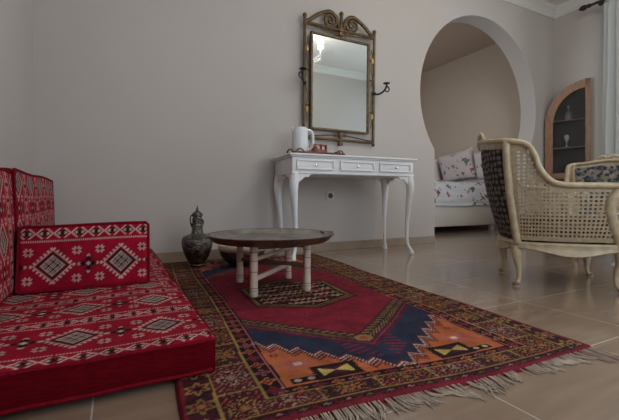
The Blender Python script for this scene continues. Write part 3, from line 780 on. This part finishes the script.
# ------------------------------------------------------------------ mirror
MXC = 1.80; mi = thing('wall_mirror', 'tall wall mirror in a scrolled antique brass frame above the console table', 'mirror', (MXC, YB-.022, .97), 0)
mi.rotation_euler = (math.radians(1.0), 0, 0)
H_ = 1.045; w2 = .365; gx, g0, g1 = .290, .112, .918
bm = nb(); box(bm, -gx, gx, -.012, -.006, g0, g1); obj('glass', bm, M['mirror'], mi, smooth=0)
bm = nb()
for (x0, x1, z0, z1) in [(-gx-.018, -gx+.002, g0-.018, g1+.018), (gx-.002, gx+.018, g0-.018, g1+.018), (-gx+.002, gx-.002, g1-.002, g1+.018), (-gx+.002, gx-.002, g0-.018, g0+.002)]:
    box(bm, x0, x1, -.026, .006, z0, z1, .005)
obj('inner_frame', bm, M['iron'], mi)
for s in (-1, 1):
    bm = nb(); tube(bm, [(s*w2, -.012, 0), (s*w2, -.012, H_)], .0135, 8); ball(bm, (s*w2, -.012, H_+.012), .02, seg=10); ball(bm, (s*w2, -.012, .0), .0165, seg=10)
    obj('post', bm, M['iron'], mi)
for z in (.02, H_-.045):
    bm = nb(); tube(bm, [(-w2, -.012, z), (w2, -.012, z)], .0125, 8); obj('rail', bm, M['iron'], mi)
zt = H_-.045
def stick(a, b, r):
    bm = nb(); tube(bm, [a, b], r, 6); obj('brace', bm, M['iron'], mi)
for s in (-1, 1):
    stick((s*w2, -.012, zt-.01), (s*.02, -.012, g1+.045), .006)
    stick((s*w2, -.012, .03), (s*.02, -.012, g0-.045), .006)
    for z in (.30, .60, .78): stick((s*(gx+.02), -.012, z), (s*w2, -.012, z), .006)
for s in (-1, 1):
    bm = nb()
    pts = [(s*w2, -.012, zt+.005), (s*(w2-.05), -.012, zt+.03), (s*.26, -.012, zt+.075), (s*.19, -.012, zt+.118), (s*.125, -.012, zt+.138), (s*.065, -.012, zt+.115), (s*.035, -.012, zt+.065), (s*.025, -.012, zt+.01)]
    tube(bm, catmull(pts, 6), .0165, 8, up=(0, 1, 0))
    sp = []
    for k in range(44):
        t = k/43; a = PI*.42+t*PI*3.2; rr_ = .062*(1-t)**.9+.016
        sp.append((s*(.118-rr_*math.cos(a)*-1.0), -.012, zt+.068+rr_*math.sin(a)*1.0))
    tube(bm, sp, .0135, 8, up=(0, 1, 0)); ball(bm, sp[-1], .017, sy=.7, seg=10)
    obj('scroll', bm, M['iron'], mi)
bm = nb(); tube(bm, [(0, -.014, g1+.02), (0, -.014, zt+.13)], .014, 8); ball(bm, (0, -.014, zt+.145), .021, seg=10); box(bm, -.024, .024, -.03, .002, g1+.03, g1+.062, .004); box(bm, -.022, .022, -.03, .002, zt-.014, zt+.016, .004)
obj('centre_post', bm, M['iron'], mi)
bm = nb(); tube(bm, [(0, -.014, -.02), (0, -.014, g0-.02)], .012, 8); box(bm, -.02, .02, -.03, .002, -.03, -.006, .004); box(bm, -.02, .02, -.03, .002, g0-.06, g0-.03, .004)
obj('lower_post', bm, M['iron'], mi)
for s in (-1, 1):
    for sz in (-1, 1):
        bm = nb(); zc = .52; xm = s*(gx+.052)
        pts = [(xm+s*.006*math.sin(k*.55), -.012+.006*math.cos(k*.55), zc+sz*(.02+k*.0165)) for k in range(22)]
        tube(bm, pts, .0045, 6); obj('twisted_wire', bm, M['iron'], mi)
        bm = nb(); ball(bm, (xm, -.02, zc+sz*.26), .014, 1, .6, 2.1, 10); ball(bm, (xm, -.024, zc+sz*.26), .007, seg=8); obj('leaf', bm, M['goldleaf'], mi)['label'] = 'gilt leaf boss'
    for dx in (.045, .075):
        for (zb, sg) in ((zt-.045, -1), (.055, 1)):
            pass
# little curls beside the centre posts
for s in (-1, 1):
    for zc_ in (g1+.045, g0-.045):
        bm = nb(); tube(bm, [(s*(.045+.018*math.cos(a)*(1-i*.02)), -.014, zc_+.018*math.sin(a)*(1-i*.02)) for i, a in enumerate(np.linspace(PI, 3.6*PI, 26))], .004, 6, up=(0, 1, 0))
        obj('curl', bm, M['iron'], mi)
# candle arms
for s in (-1, 1):
    bm = nb(); z0 = .50
    p = catmull([(s*w2, -.022, z0-.02), (s*(w2+.02), -.05, z0-.03), (s*(w2+.05), -.085, z0-.012), (s*(w2+.07), -.115, z0+.03), (s*(w2+.065), -.12, z0+.05)], 6)
    tube(bm, p, .009, 8)
    tube(bm, [(s*(w2+.076+.024*math.cos(a)), -.114, z0+.012+.024*math.sin(a)) for a in np.linspace(-PI*.9, PI*.8, 20)], .0065, 6, up=(0, 1, 0))
    ball(bm, (s*w2, -.022, z0-.02), .018, seg=8)
    am = obj('candle_arm', bm, M['darkiron'], mi)
    bm = nb(); lathe(bm, [(0, 0), (.012, 0), (.028, .005), (.034, .011), (.031, .011), (.012, .006), (.011, .018), (.008, .02), (.007, .006), (0, .006)], (s*(w2+.065), -.12, z0+.052), 20); obj('candle_cup', bm, M['darkiron'], am)

# ------------------------------------------------------------------ bed in the alcove
bd_ = thing('bed', 'pale bed frame with headboard in the alcove beyond the round arch', 'bed', (4.08, 4.45, 0))
BX0, BX1, BY0, BY1 = 3.08-4.08, 5.04-4.08, 3.67-4.45, 5.25-4.45
bm = nb(); box(bm, BX0, BX1, BY0, BY0+.04, .085, .365, .008); box(bm, BX0, BX1, BY1-.04, BY1, .085, .365, .008); box(bm, BX0, BX0+.04, BY0+.04, BY1-.04, .085, .365, .008); box(bm, BX0+.04, BX1, BY0+.04, BY1-.04, .2, .23)
obj('rail', bm, M['bedframe'], bd_)
bm = nb(); box(bm, BX1, BX1+.05, BY0-.02, BY1+.02, .0, 1.12, .015); obj('headboard', bm, M['bedframe'], bd_)
for x in (BX0+.05, BX1-.08):
    for y in (BY0+.06, BY1-.06):
        bm = nb(); box(bm, x-.03, x+.03, y-.03, y+.03, 0, .2, .004); obj('leg', bm, M['bedframe'], bd_)
bm = nb(); box(bm, BX0+.03, BX1-.01, BY0+.06, BY1-.06, .232, .56, .05, 4); obj('mattress', bm, M['bedframe'], bd_)
# duvet
def duvet():
    bm = nb(); x0, x1 = 3.10, 4.98; g = []
    prof = [(3.645, .355), (3.635, .40), (3.63, .47), (3.635, .55), (3.655, .62), (3.70, .672), (3.78, .695), (3.95, .70), (4.3, .705), (4.7, .705), (5.1, .69), (5.24, .64), (5.29, .55), (5.295, .42)]
    pr = catmull([(a, b, 0) for a, b in prof], 5)
    NX = 70
    for i in range(NX+1):
        x = x0+(x1-x0)*i/NX; row = []
        for j, (y, z, _) in enumerate(pr):
            n1 = noise.noise(Vector((x*2.6, j*.12, 1.3)))*.03; n2 = noise.noise(Vector((x*8, j*.25, 4.)))*.008
            hang = .005*math.sin(x*7)+.003*math.sin(x*17) if j < 6 else 0
            hang += .008
            row.append(bm.verts.new((x, y-(n1+n2)*(.6 if j < 25 else .1), z+(n1+n2)*(1 if j > 25 else .3)+(hang if j < 6 else 0))))
        g.append(row)
    for i in range(NX):
        for j in range(len(pr)-1): bm.faces.new((g[i][j], g[i+1][j], g[i+1][j+1], g[i][j+1]))
    bmesh.ops.recalc_face_normals(bm, faces=bm.faces)
    return bm
dv = obj('duvet', duvet(), M['bedding'], smooth=80); tag(dv, 'white duvet with scattered small red and dark flowers on the alcove bed', 'duvet')
def pillow(label, w, h, t, loc, rot, m):
    bm = nb(); N = 22; sides = []
    for s in (-1, 1):
        g = []
        for i in range(N+1):
            row = []
            for j in range(N+1):
                u = i/N*2-1; v = j/N*2-1
                e = max(0, (1-u**4))*max(0, (1-v**4))
                th = t/2*e**.55
                k = 1-.07*(1-abs(v)**2)*abs(u)**3; k2 = 1-.07*(1-abs(u)**2)*abs(v)**3
                th += .008*noise.noise(Vector((u*2, v*2, loc[0]*3+s)))*e
                row.append(bm.verts.new((u*w/2*k, s*th, v*h/2*k2)))
            g.append(row)
        for i in range(N):
            for j in range(N): bm.faces.new((g[i][j], g[i+1][j], g[i+1][j+1], g[i][j+1]))
    bmesh.ops.remove_doubles(bm, verts=bm.verts, dist=.0005)
    o = obj('pillow', bm, m, smooth=80, loc=loc, rot=rot); return tag(o, label, 'pillow')
# local face normal is y; stand facing -X : rotate 90deg about z, lean back
pillow('floral pillow with red and green sprigs leaning on the headboard, left of the chair back', .70, .48, .17, (4.865, 4.27, .98), (math.radians(14), math.radians(-6), -PI/2), M['pillow'])
pillow('floral pillow partly hidden behind the armchair back, right of the other floral one', .37, .43, .15, (4.83, 3.715, .945), (math.radians(16), math.radians(2), -PI/2-.04), M['pillow'])
pillow('plain pale pillow on the bed next to the arch edge', .62, .42, .16, (4.875, 4.98, .925), (math.radians(12), 0, -PI/2+.05), M['plainpillow'])

# ------------------------------------------------------------------ corner cabinet
PA, PB = (5.088, 2.478), (4.882, 2.90)
CROT = math.atan2(PA[0]-PB[0], PB[1]-PA[1]); cmx, cmy = (PA[0]+PB[0])/2, (PA[1]+PB[1])/2; hwc = math.hypot(PA[0]-PB[0], PB[1]-PA[1])/2
cb = thing('display_cabinet', 'pine corner cabinet with a quarter-arch glazed door beside the curtain', 'cabinet', (cmx, cmy, 0), CROT)
zt0, zt1, zsp = .71, 1.915, 1.38
kx, ky = 5.098-cmx, 2.908-cmy; KX, KY = kx*math.cos(CROT)+ky*math.sin(CROT), -kx*math.sin(CROT)+ky*math.cos(CROT)
def arch(y1, y0, zb, zs, zt, n=24, x=0.):
    out = [(x, y1, zb)]
    for k in range(6): out.append((x, y1, zb+(zs-zb)*(k+1)/6))
    for k in range(1, n+1):
        a = PI/2*k/n
        out.append((x, y0+(y1-y0)*math.cos(a), zs+(zt-zs)*math.sin(a)))
    return out
bm = nb()
O = arch(hwc, -hwc, zt0, zsp, zt1, x=-.02); I = arch(hwc-.085, -hwc+.055, zt0+.07, zsp-.02, zt1-.11, x=-.02)
band(bm, O, I, (.03, 0, 0))
box(bm, -.02, .01, -hwc, -hwc+.055, zt0, zt1, .003)
box(bm, -.018, .008, -hwc+.05, hwc-.002, zt0, zt0+.07, .003)
door = obj('door', bm, M['pine'], cb, smooth=30)
bm = nb()
for k in range(18):
    z = zt0+.02+k*.037; box(bm, -.026, .005, hwc-.014, hwc+.007, z, z+.018, .004)
obj('carved_edge', bm, M['pine'], door)
bm = nb(); vs = [bm.verts.new((p[0]+.018, p[1], p[2])) for p in I]+[bm.verts.new((-.002, -hwc+.055, I[0][2]))]
bm.faces.new(vs); bmesh.ops.triangulate(bm, faces=bm.faces); obj('glass', bm, M['glass'], door, smooth=0)
bm = nb(); O2 = arch(hwc-.012, -hwc+.012, zt0, zsp, zt1-.02, x=.011)
fr_ = [bm.verts.new(p) for p in O2]; bk_ = [bm.verts.new((KX, KY, min(p[2]-.01, 1.55))) for p in O2]
for k in range(len(fr_)-1): bm.faces.new((fr_[k], fr_[k+1], bk_[k+1], bk_[k]))
q = [bm.verts.new(p) for p in ((.011, -hwc+.012, zt0), (.011, -hwc+.012, zt1-.02), (KX, KY, 1.55), (KX, KY, zt0-.01))]; bm.faces.new(q)
q = [bm.verts.new(p) for p in ((.011, -hwc+.012, zt0), (.011, hwc-.012, zt0), (KX, KY, zt0))]; bm.faces.new(q)
obj('carcass', bm, M['cabdark'], cb, smooth=30)
for z in (1.09, 1.43):
    sh = hwc-.03 if z < 1.3 else hwc-.05
    bm = nb(); poly_extrude(bm, [(.012, -hwc+.02, z), (.012, sh, z), (KX-.02, KY-.01, z)], (0, 0, .013)); obj('shelf', bm, M['pine'], cb)
bm = nb(); poly_extrude(bm, [(-.03, -hwc, .06), (-.03, hwc-.01, .06), (.02, hwc-.015, .06), (KX, KY, .06), (.02, -hwc+.01, .06)], (0, 0, zt0-.064)); 
poly_extrude(bm, [(0, -hwc+.03, 0), (0, hwc-.03, 0), (KX-.02, KY, 0)], (0, 0, .06))
obj('base', bm, M['black'], cb)
def item(name, label, cat, y, z, prof, m, x=.075):
    t = thing(name, label, cat, (cmx+x*math.cos(CROT)-y*math.sin(CROT), cmy+x*math.sin(CROT)+y*math.cos(CROT), z)); bm = nb(); lathe(bm, prof, seg=20); return t, obj('body', bm, m, t, smooth=50)
t, _ = item('decanter', 'clear glass decanter on the top shelf of the pine cabinet', 'decanter', -.01, 1.4435, [(0, 0), (.036, 0), (.04, .01), (.04, .085), (.03, .105), (.014, .12), (.013, .145), (.018, .15), (0, .15)], M['glassware'])
bm = nb(); ball(bm, (0, 0, .168), .018); obj('stopper', bm, M['glassware'], t)
t, _ = item('goblet', 'pale round-bodied goblet on the middle shelf of the pine cabinet', 'goblet', .01, 1.1035, [(0, 0), (.035, 0), (.03, .008), (.008, .02), (.008, .07), (.024, .09), (.032, .12), (.028, .145), (.02, .16), (0, .158)], M['porcelain'])
t, _ = item('small_vase', 'small dark metal vase at the bottom of the pine cabinet', 'vase', .01, .7115, [(0, 0), (.03, 0), (.045, .06), (.04, .10), (.02, .14), (.018, .18), (.03, .2), (0, .195)], M['copper'])

# ------------------------------------------------------------------ curtain and rod
cr = thing('curtain_rod', 'dark wooden curtain rod with a turned end high on the window wall', 'curtain rod', (XR-.19, 1.965, 2.715))
bm = nb(); tube(bm, [(0, .44, 0), (0, -2.6, 0)], .0145, 12); obj('pole', bm, M['darkiron'], cr)
bm = nb(); tube(bm, [(0, .43, 0), (0, .45, 0), (0, .47, 0), (0, .49, 0), (0, .52, 0), (0, .545, 0), (0, .56, 0)], [.018, .026, .018, .03, .032, .018, .006], 14); obj('finial', bm, M['darkiron'], cr)
bm = nb(); tube(bm, [(0, .33, -.004), (.19, .33, -.004)], .011, 8); tube(bm, [(.165, .33, -.01), (.188, .33, -.01)], .038, 16); ball(bm, (0, .33, -.028), .026); obj('bracket', bm, M['darkiron'], cr)
bm = nb(); g = []
NU = 90
for i in range(NU+1):
    s = i/NU; y = 2.275-.62*s
    row = []
    for j in range(24):
        v = j/23; z = .02+v*2.66
        amp = .035+.01*(1-v); x = XR-.19+amp*math.sin(s*PI*15+.4*math.sin(v*3))+.006*math.sin(v*9+s*20)
        if j == 23: x = XR-.19+.5*amp*math.sin(s*PI*15)
        row.append(bm.verts.new((x, y+.012*math.sin(v*4+s*9), z)))
    g.append(row)
for i in range(NU):
    for j in range(23): bm.faces.new((g[i][j], g[i+1][j], g[i+1][j+1], g[i][j+1]))
tag(obj('curtain', bm, M['sheer'], smooth=80), 'floor-length pale sheer curtain hanging at the right edge', 'curtain')

# ------------------------------------------------------------------ armchair
def sym(pts):
    left = [(x, -y, z) for (x, y, z) in pts[:-1]][::-1]
    return pts+left
TOP = [(.215, -.262, .470), (.235, -.272, .500), (.215, -.288, .525), (.13, -.298, .530), (.03, -.300, .532), (-.05, -.298, .536), (-.105, -.294, .556), (-.152, -.288, .618), (-.178, -.284, .695), (-.215, -.278, .748), (-.300, -.250, .770), (-.360, -.165, .780), (-.388, 0, .80)]
BOT = [(.205, -.232, .235), (.195, -.240, .235), (.17, -.250, .235), (.10, -.258, .235), (.03, -.262, .235), (-.04, -.260, .235), (-.10, -.254, .235), (-.145, -.245, .235), (-.18, -.236, .235), (-.208, -.226, .235), (-.234, -.203, .235), (-.262, -.115, .235), (-.272, 0, .235)]
NS = 10
Tc = catmull(sym(TOP), NS); Bc = catmull(sym(BOT), NS)
def ruled(i, t, off=0.):
    """point on the outer shell at curve index i (float), height t"""
    def g(Cv): k = int(min(max(i, 0), len(Cv)-1.001)); f = i-k; return Cv[k]*(1-f)+Cv[k+1]*f
    b, tp = g(Bc), g(Tc); p = b*(1-t)+tp*t
    i2 = min(i+1, len(Bc)-1.01); i1 = max(i-1, 0)
    def g2(ii, Cv): k = int(ii); f = ii-k; return Cv[k]*(1-f)+Cv[min(k+1, len(Cv)-1)]*f
    d = g2(i2, Bc)-g2(i1, Bc); nrm = np.array([-d[1], d[0], 0]); nrm = nrm/(np.linalg.norm(nrm)+1e-9)
    # outward = away from the chair middle
    if nrm[0]*p[0]+nrm[1]*p[1] < 0: nrm = -nrm
    return p+nrm*(off+.012*math.sin(PI*t))
ISTL = 10*NS              # index of the stile
def armchair(label, loc, rz, inner):
    t = thing('armchair', label, 'armchair', loc, rz)
    bm = nb(); N = len(Tc)
    rad = [.0185]*N
    for k in range(N):
        if k < 6 or k > N-7: rad[k] = .020
    tube(bm, [p for p in Tc], rad, 12, flat=.8); obj('top_rail', bm, M['cream'], t, smooth=60)
    # carved crest
    bm = nb()
    ball(bm, (-.388, 0, .828), .020, .8, 1.2, 1); ball(bm, (-.388, 0, .85), .010, .8, 1.2, 1.2)
    for s in (-1, 1):
        tube(bm, catmull([(-.388, s*.015, .825), (-.388, s*.04, .84), (-.386, s*.07, .825), (-.384, s*.10, .80)], 6), [.012]*6+[.010]*6+[.008]*7, 8, up=(1, 0, 0))
        ball(bm, (-.388, s*.036, .838), .013, seg=8)
    obj('carved_crest', bm, M['cream'], t)
    # seat rail with serpentine apron
    bm = nb(); front = [(.205, -.232), (.235, -.20), (.255, -.10), (.262, 0), (.255, .10), (.235, .20), (.205, .232)]
    ring = [(p[0], p[1]) for p in Bc]; fr = [(p[0], p[1]) for p in catmull([(a, b, 0) for a, b in front], 6)][::-1][1:-1]
    ring = ring+fr; n_ = len(ring); vo = []
    for k, (x, y) in enumerate(ring):
        L = math.hypot(x, y); ux, uy = x/L, y/L
        ang = math.atan2(y, x); z0 = .188-.016*math.cos(4*ang)*1.0
        if k > len(Bc): z0 = .185
        sect = [(.016, .240), (.020, .232), (.016, .224), (.018, .205), (.022, z0+.006), (.016, z0), (-.012, z0), (-.014, .240)]
        vo.append([bm.verts.new((x+ux*o, y+uy*o, z)) for o, z in sect])
    for k in range(n_):
        a, b = vo[k], vo[(k+1) % n_]
        for j in range(8): bm.faces.new((a[j], a[(j+1) % 8], b[(j+1) % 8], b[j]))
    obj('seat_rail', bm, M['cream'], t, smooth=50)
    # stiles
    for s in (0, 1):
        i0 = ISTL if s == 0 else len(Tc)-1-ISTL
        bm = nb(); tube(bm, [ruled(i0, v_/12, .0) for v_ in range(13)], .0195, 10, up=(0, 0, 1)); obj('back_stile', bm, M['cream'], t, smooth=60)
        # arm post, S-shaped
        y = -1 if s == 0 else 1
        bm = nb()
        pp = catmull([(.212, y*.240, .215), (.200, y*.246, .27), (.175, y*.260, .33), (.150, y*.275, .40), (.155, y*.285, .46), (.19, y*.285, .505), (.225, y*.275, .515)], 6)
        tube(bm, pp, [.028]*8+[.026]*22+[.020]*(len(pp)-30), 10, flat=1., up=(1, 0, 0)); obj('arm_post', bm, M['cream'], t, smooth=60)
        # cane panel
        bm = nb(); cell = .0195
        ia, ib = 1.6*NS, ISTL-2.0
        if s: ia, ib = len(Tc)-1-ib, len(Tc)-1-ia
        # arc length table
        idx = np.linspace(ia, ib, 200); P_ = np.array([ruled(i, .45) for i in idx]); dl = np.r_[0, np.cumsum(np.linalg.norm(np.diff(P_, axis=0), axis=1))]
        nc = int(dl[-1]/cell); cols = np.interp(np.linspace(0, dl[-1], nc*2+1), dl, idx)
        # columns in i, rows in absolute height: rows follow real z, clipped by the rail
        zr = np.arange(.250, .80, cell/2)
        cache = {}
        def vert(ci, zj, dx=0., dz=0.):
            k = (ci, zj, round(dx, 2), round(dz, 2))
            if k in cache: return cache[k]
            f = ci+dx*2; k0 = int(min(max(f, 0), len(cols)-1.001)); i = cols[k0]*(1-(f-k0))+cols[k0+1]*(f-k0)
            z = zr[zj]+dz*cell
            kk = int(min(i, len(Tc)-1.001)); zt_ = Tc[kk][2]*(1-(i-kk))+Tc[kk+1][2]*(i-kk)
            tt_ = (z-.235)/(zt_-.235)
            v = bm.verts.new(ruled(i, tt_, -.004)); cache[k] = v; return v
        for c_ in range(0, nc*2-1, 2):
            imid = cols[c_+1]; kk = int(imid); zt_ = min(Tc[int(cols[c_])][2], Tc[int(cols[c_+2])][2])
            for r_ in range(0, len(zr)-2, 2):
                if zr[r_+2] > zt_+.004: break
                o = [vert(c_, r_), vert(c_+1, r_), vert(c_+2, r_), vert(c_+2, r_+1), vert(c_+2, r_+2), vert(c_+1, r_+2), vert(c_, r_+2), vert(c_, r_+1)]
                border = (c_ < 2 or c_ > nc*2-4 or zr[r_] < .262 or zr[r_+2] > zt_-.022 or (imid > 8.6*NS and imid < len(Tc)-1-8.6*NS and False))
                if border: bm.faces.new(o); continue
                h = .33
                rw = .5*((r_//2) % 2)*0
                inn = [vert(c_+1, r_+1, dx*h, dz*h) for dx, dz in [(-.72, -.72), (0, -1), (.72, -.72), (1, 0), (.72, .72), (0, 1), (-.72, .72), (-1, 0)]]
                for k in range(8): bm.faces.new((o[k], o[(k+1) % 8], inn[(k+1) % 8], inn[k]))
        pn = obj('cane_panel', bm, M['cane'], t, smooth=0)
        sm = pn.modifiers.new('thick', 'SOLIDIFY'); sm.thickness = .003
    # outer back upholstery
    def shell(bm, ia, ib, t0, t1, off, nx=36, nz=24, puff=.0):
        g = []
        for a in range(nx+1):
            i = ia+(ib-ia)*a/nx
            g.append([bm.verts.new(ruled(i, t0+(t1-t0)*b/nz, off+puff*math.sin(PI*a/nx)**.5*math.sin(PI*b/nz)**.5)) for b in range(nz+1)])
        for a in range(nx):
            for b in range(nz): bm.faces.new((g[a][b], g[a+1][b], g[a+1][b+1], g[a][b+1]))
        return bm
    ia, ib = ISTL+1.5, len(Tc)-1-ISTL-1.5
    bm = nb(); shell(bm, ia, ib, .02, .93, -.002, puff=.012); obj('outer_back', bm, M['dotfabric'], t, smooth=80)['label'] = 'dark dotted outer back'
    bm = nb(); shell(bm, ia, ib, .92, 1.0, .003, nz=4); obj('back_top_panel', bm, M['cream'], t, smooth=80)
    bm = nb(); shell(bm, ia-1, ib+1, .22, .93, -.035, puff=-.045); obj('inner_back', bm, inner, t, smooth=80)
    # seat cushion
    bm = nb(); N2 = 40; layers = [(.80, .225), (.90, .235), (.95, .27), (.96, .32), (.93, .352), (.84, .368), (.6, .376), (.3, .38)]
    rg = []
    for kk, z in layers:
        row = []
        for k in range(N2):
            a = 2*PI*k/N2; cx_, sy_ = math.cos(a), math.sin(a)
            px_ = abs(cx_)**.6*math.copysign(1, cx_)*.235; py_ = abs(sy_)**.6*math.copysign(1, sy_)*.225
            row.append(bm.verts.new((px_*kk+.005, py_*kk, z)))
        rg.append(row)
    for a, b in zip(rg, rg[1:]):
        for k in range(N2): bm.faces.new((a[k], a[(k+1) % N2], b[(k+1) % N2], b[k]))
    bm.faces.new(rg[0][::-1]); bm.faces.new(rg[-1]); obj('seat_cushion', bm, inner, t, smooth=60)
    for (x, y, dx, dy) in [(-.235, -.20, -.6, -.5), (-.232, .175, -.6, .5), (.215, -.215, .7, -.5), (.235, .205, .7, .5)]:
        bm = nb(); cabriole(bm, x, y, dx, dy, .215, r0=.027, knee=.008, foot=.012, seg=12); lg = obj('leg', bm, M['cream'], t, smooth=60)
        bm = nb(); ball(bm, (x+dx*.013, y+dy*.013, .013), .0185, sz=.7, seg=12); obj('foot', bm, M['darktip'], lg)
    return t
armchair('cream painted cane-sided armchair seen from behind, with dark dotted outer back', (2.215, 1.259, 0), math.radians(-44), M['dotfabric'])
armchair('cream armchair with blue floral back, facing the camera at the right edge', (3.50, 1.575, 0), math.radians(-155), M['bluefloral'])

# low white table between the chairs
ct = thing('coffee_table', 'low white table edge showing between the two armchairs at the right edge', 'table', (3.02, 1.12, 0))
bm = nb(); lathe(bm, [(0, .350), (.225, .350), (.24, .354), (.243, .362), (.24, .370), (0, .372)], seg=48); obj('tabletop', bm, M['white'], ct)
bm = nb(); lathe(bm, [(.19, .31), (.205, .31), (.205, .350), (.19, .350), (.19, .31)], seg=40); obj('apron', bm, M['white'], ct)
for a in (168, 258, 348, 78):
    bm = nb(); c_, s_ = math.cos(math.radians(a)), math.sin(math.radians(a)); cabriole(bm, c_*.20, s_*.20, c_, s_, .34, r0=.024, foot=.04, seg=10); obj('leg', bm, M['white'], ct, smooth=60)

# ------------------------------------------------------------------ chandelier (seen in the mirror)
ch = thing('chandelier', 'crystal chandelier reflected at the upper left of the mirror', 'chandelier', (2.52, .80, ZC))
bm = nb(); lathe(bm, [(0, 0), (.05, 0), (.045, -.02), (.01, -.035), (0, -.035)], seg=20); tube(bm, [(0, 0, -.03), (0, 0, -.5)], .008, 8); ball(bm, (0, 0, -.36), .035); ball(bm, (0, 0, -.5), .03)
obj('stem', bm, M['steel'], ch)
for k in range(6):
    a = k*PI/3; c_, s_ = math.cos(a), math.sin(a)
    bm = nb(); tube(bm, catmull([(0, 0, -.42), (c_*.08, s_*.08, -.50), (c_*.18, s_*.18, -.46), (c_*.2, s_*.2, -.40)], 5), .006, 6); lathe(bm, [(0, 0), (.03, .0), (.032, .008), (0, .008)], (c_*.2, s_*.2, -.40), 12)
    am = obj('arm', bm, M['crystal'], ch)
    bm = nb()
    for j in range(4): ball(bm, (c_*(.2-.03*j), s_*(.2-.03*j), -.46-.02*j), .013, sz=1.7, seg=8)
    obj('crystal_drops', bm, M['crystal'], am)
    bm = nb(); tube(bm, [(c_*.2, s_*.2, -.392), (c_*.2, s_*.2, -.35)], .009, 8); ob = obj('candle_sleeve', bm, M['porcelain'], am)
    bm = nb(); ball(bm, (c_*.2, s_*.2, -.335), .012, sz=1.7, seg=8); obj('bulb', bm, M['bulb'], am)

# ------------------------------------------------------------------ light
w = bpy.data.worlds.new('daylight'); SC.world = w; w.use_nodes = True
wb = w.node_tree.nodes['Background']; wb.inputs[0].default_value = (.87, .975, 1.06, 1); wb.inputs[1].default_value = 2.7
def portal(name, loc, rot, sx, sy):
    l = bpy.data.lights.new(name, 'AREA'); l.shape = 'RECTANGLE'; l.size = sx; l.size_y = sy; l.cycles.is_portal = True
    o = bpy.data.objects.new(name, l); COL.objects.link(o); o.location = loc; o.rotation_euler = rot; return o
portal('window_daylight', (XR+.19, (WY0+WY1)/2, (WZ0+WZ1)/2), (0, PI/2, 0), WZ1-WZ0, WY1-WY0)
portal('rear_fill_portal', ((FX0+FX1)/2, YF-.19, (.3+FZ1)/2), (PI/2, 0, 0), FX1-FX0, FZ1-.3)  # portal of the added rear opening, fills the room with sky light
portal('alcove_fill_portal', (AXL-.19, (LY0+LY1)/2, (LZ0+LZ1)/2), (0, -PI/2, 0), LZ1-LZ0, LY1-LY0)  # portal of the added alcove opening

def bulb(k):
    a = k*PI/3; l = bpy.data.lights.new('candle_bulb_light', 'POINT'); l.energy = 6; l.color = (1, .92, .84); l.shadow_soft_size = .035
    o = bpy.data.objects.new('candle_bulb_light', l); COL.objects.link(o); o.location = (2.52+.2*math.cos(a), .80+.2*math.sin(a), ZC-.285)
for k in range(6): bulb(k)
# ------------------------------------------------------------------ camera
cam = bpy.data.cameras.new('camera'); co = bpy.data.objects.new('camera', cam); COL.objects.link(co)
co.location = (0, 0, .47); co.rotation_euler = (PI/2, 0, -math.atan2(.4586, .8886))
cam.sensor_width = 36; cam.lens = 377/619*36; cam.shift_y = -12/619; cam.clip_start = .02
SC.camera = co
SC.cycles.use_denoising = True
SC.cycles.max_bounces = 10; SC.cycles.diffuse_bounces = 6
SC.view_settings.view_transform = 'Standard'; SC.view_settings.look = 'None'
SC.view_settings.exposure = 0.12; SC.view_settings.gamma = 1
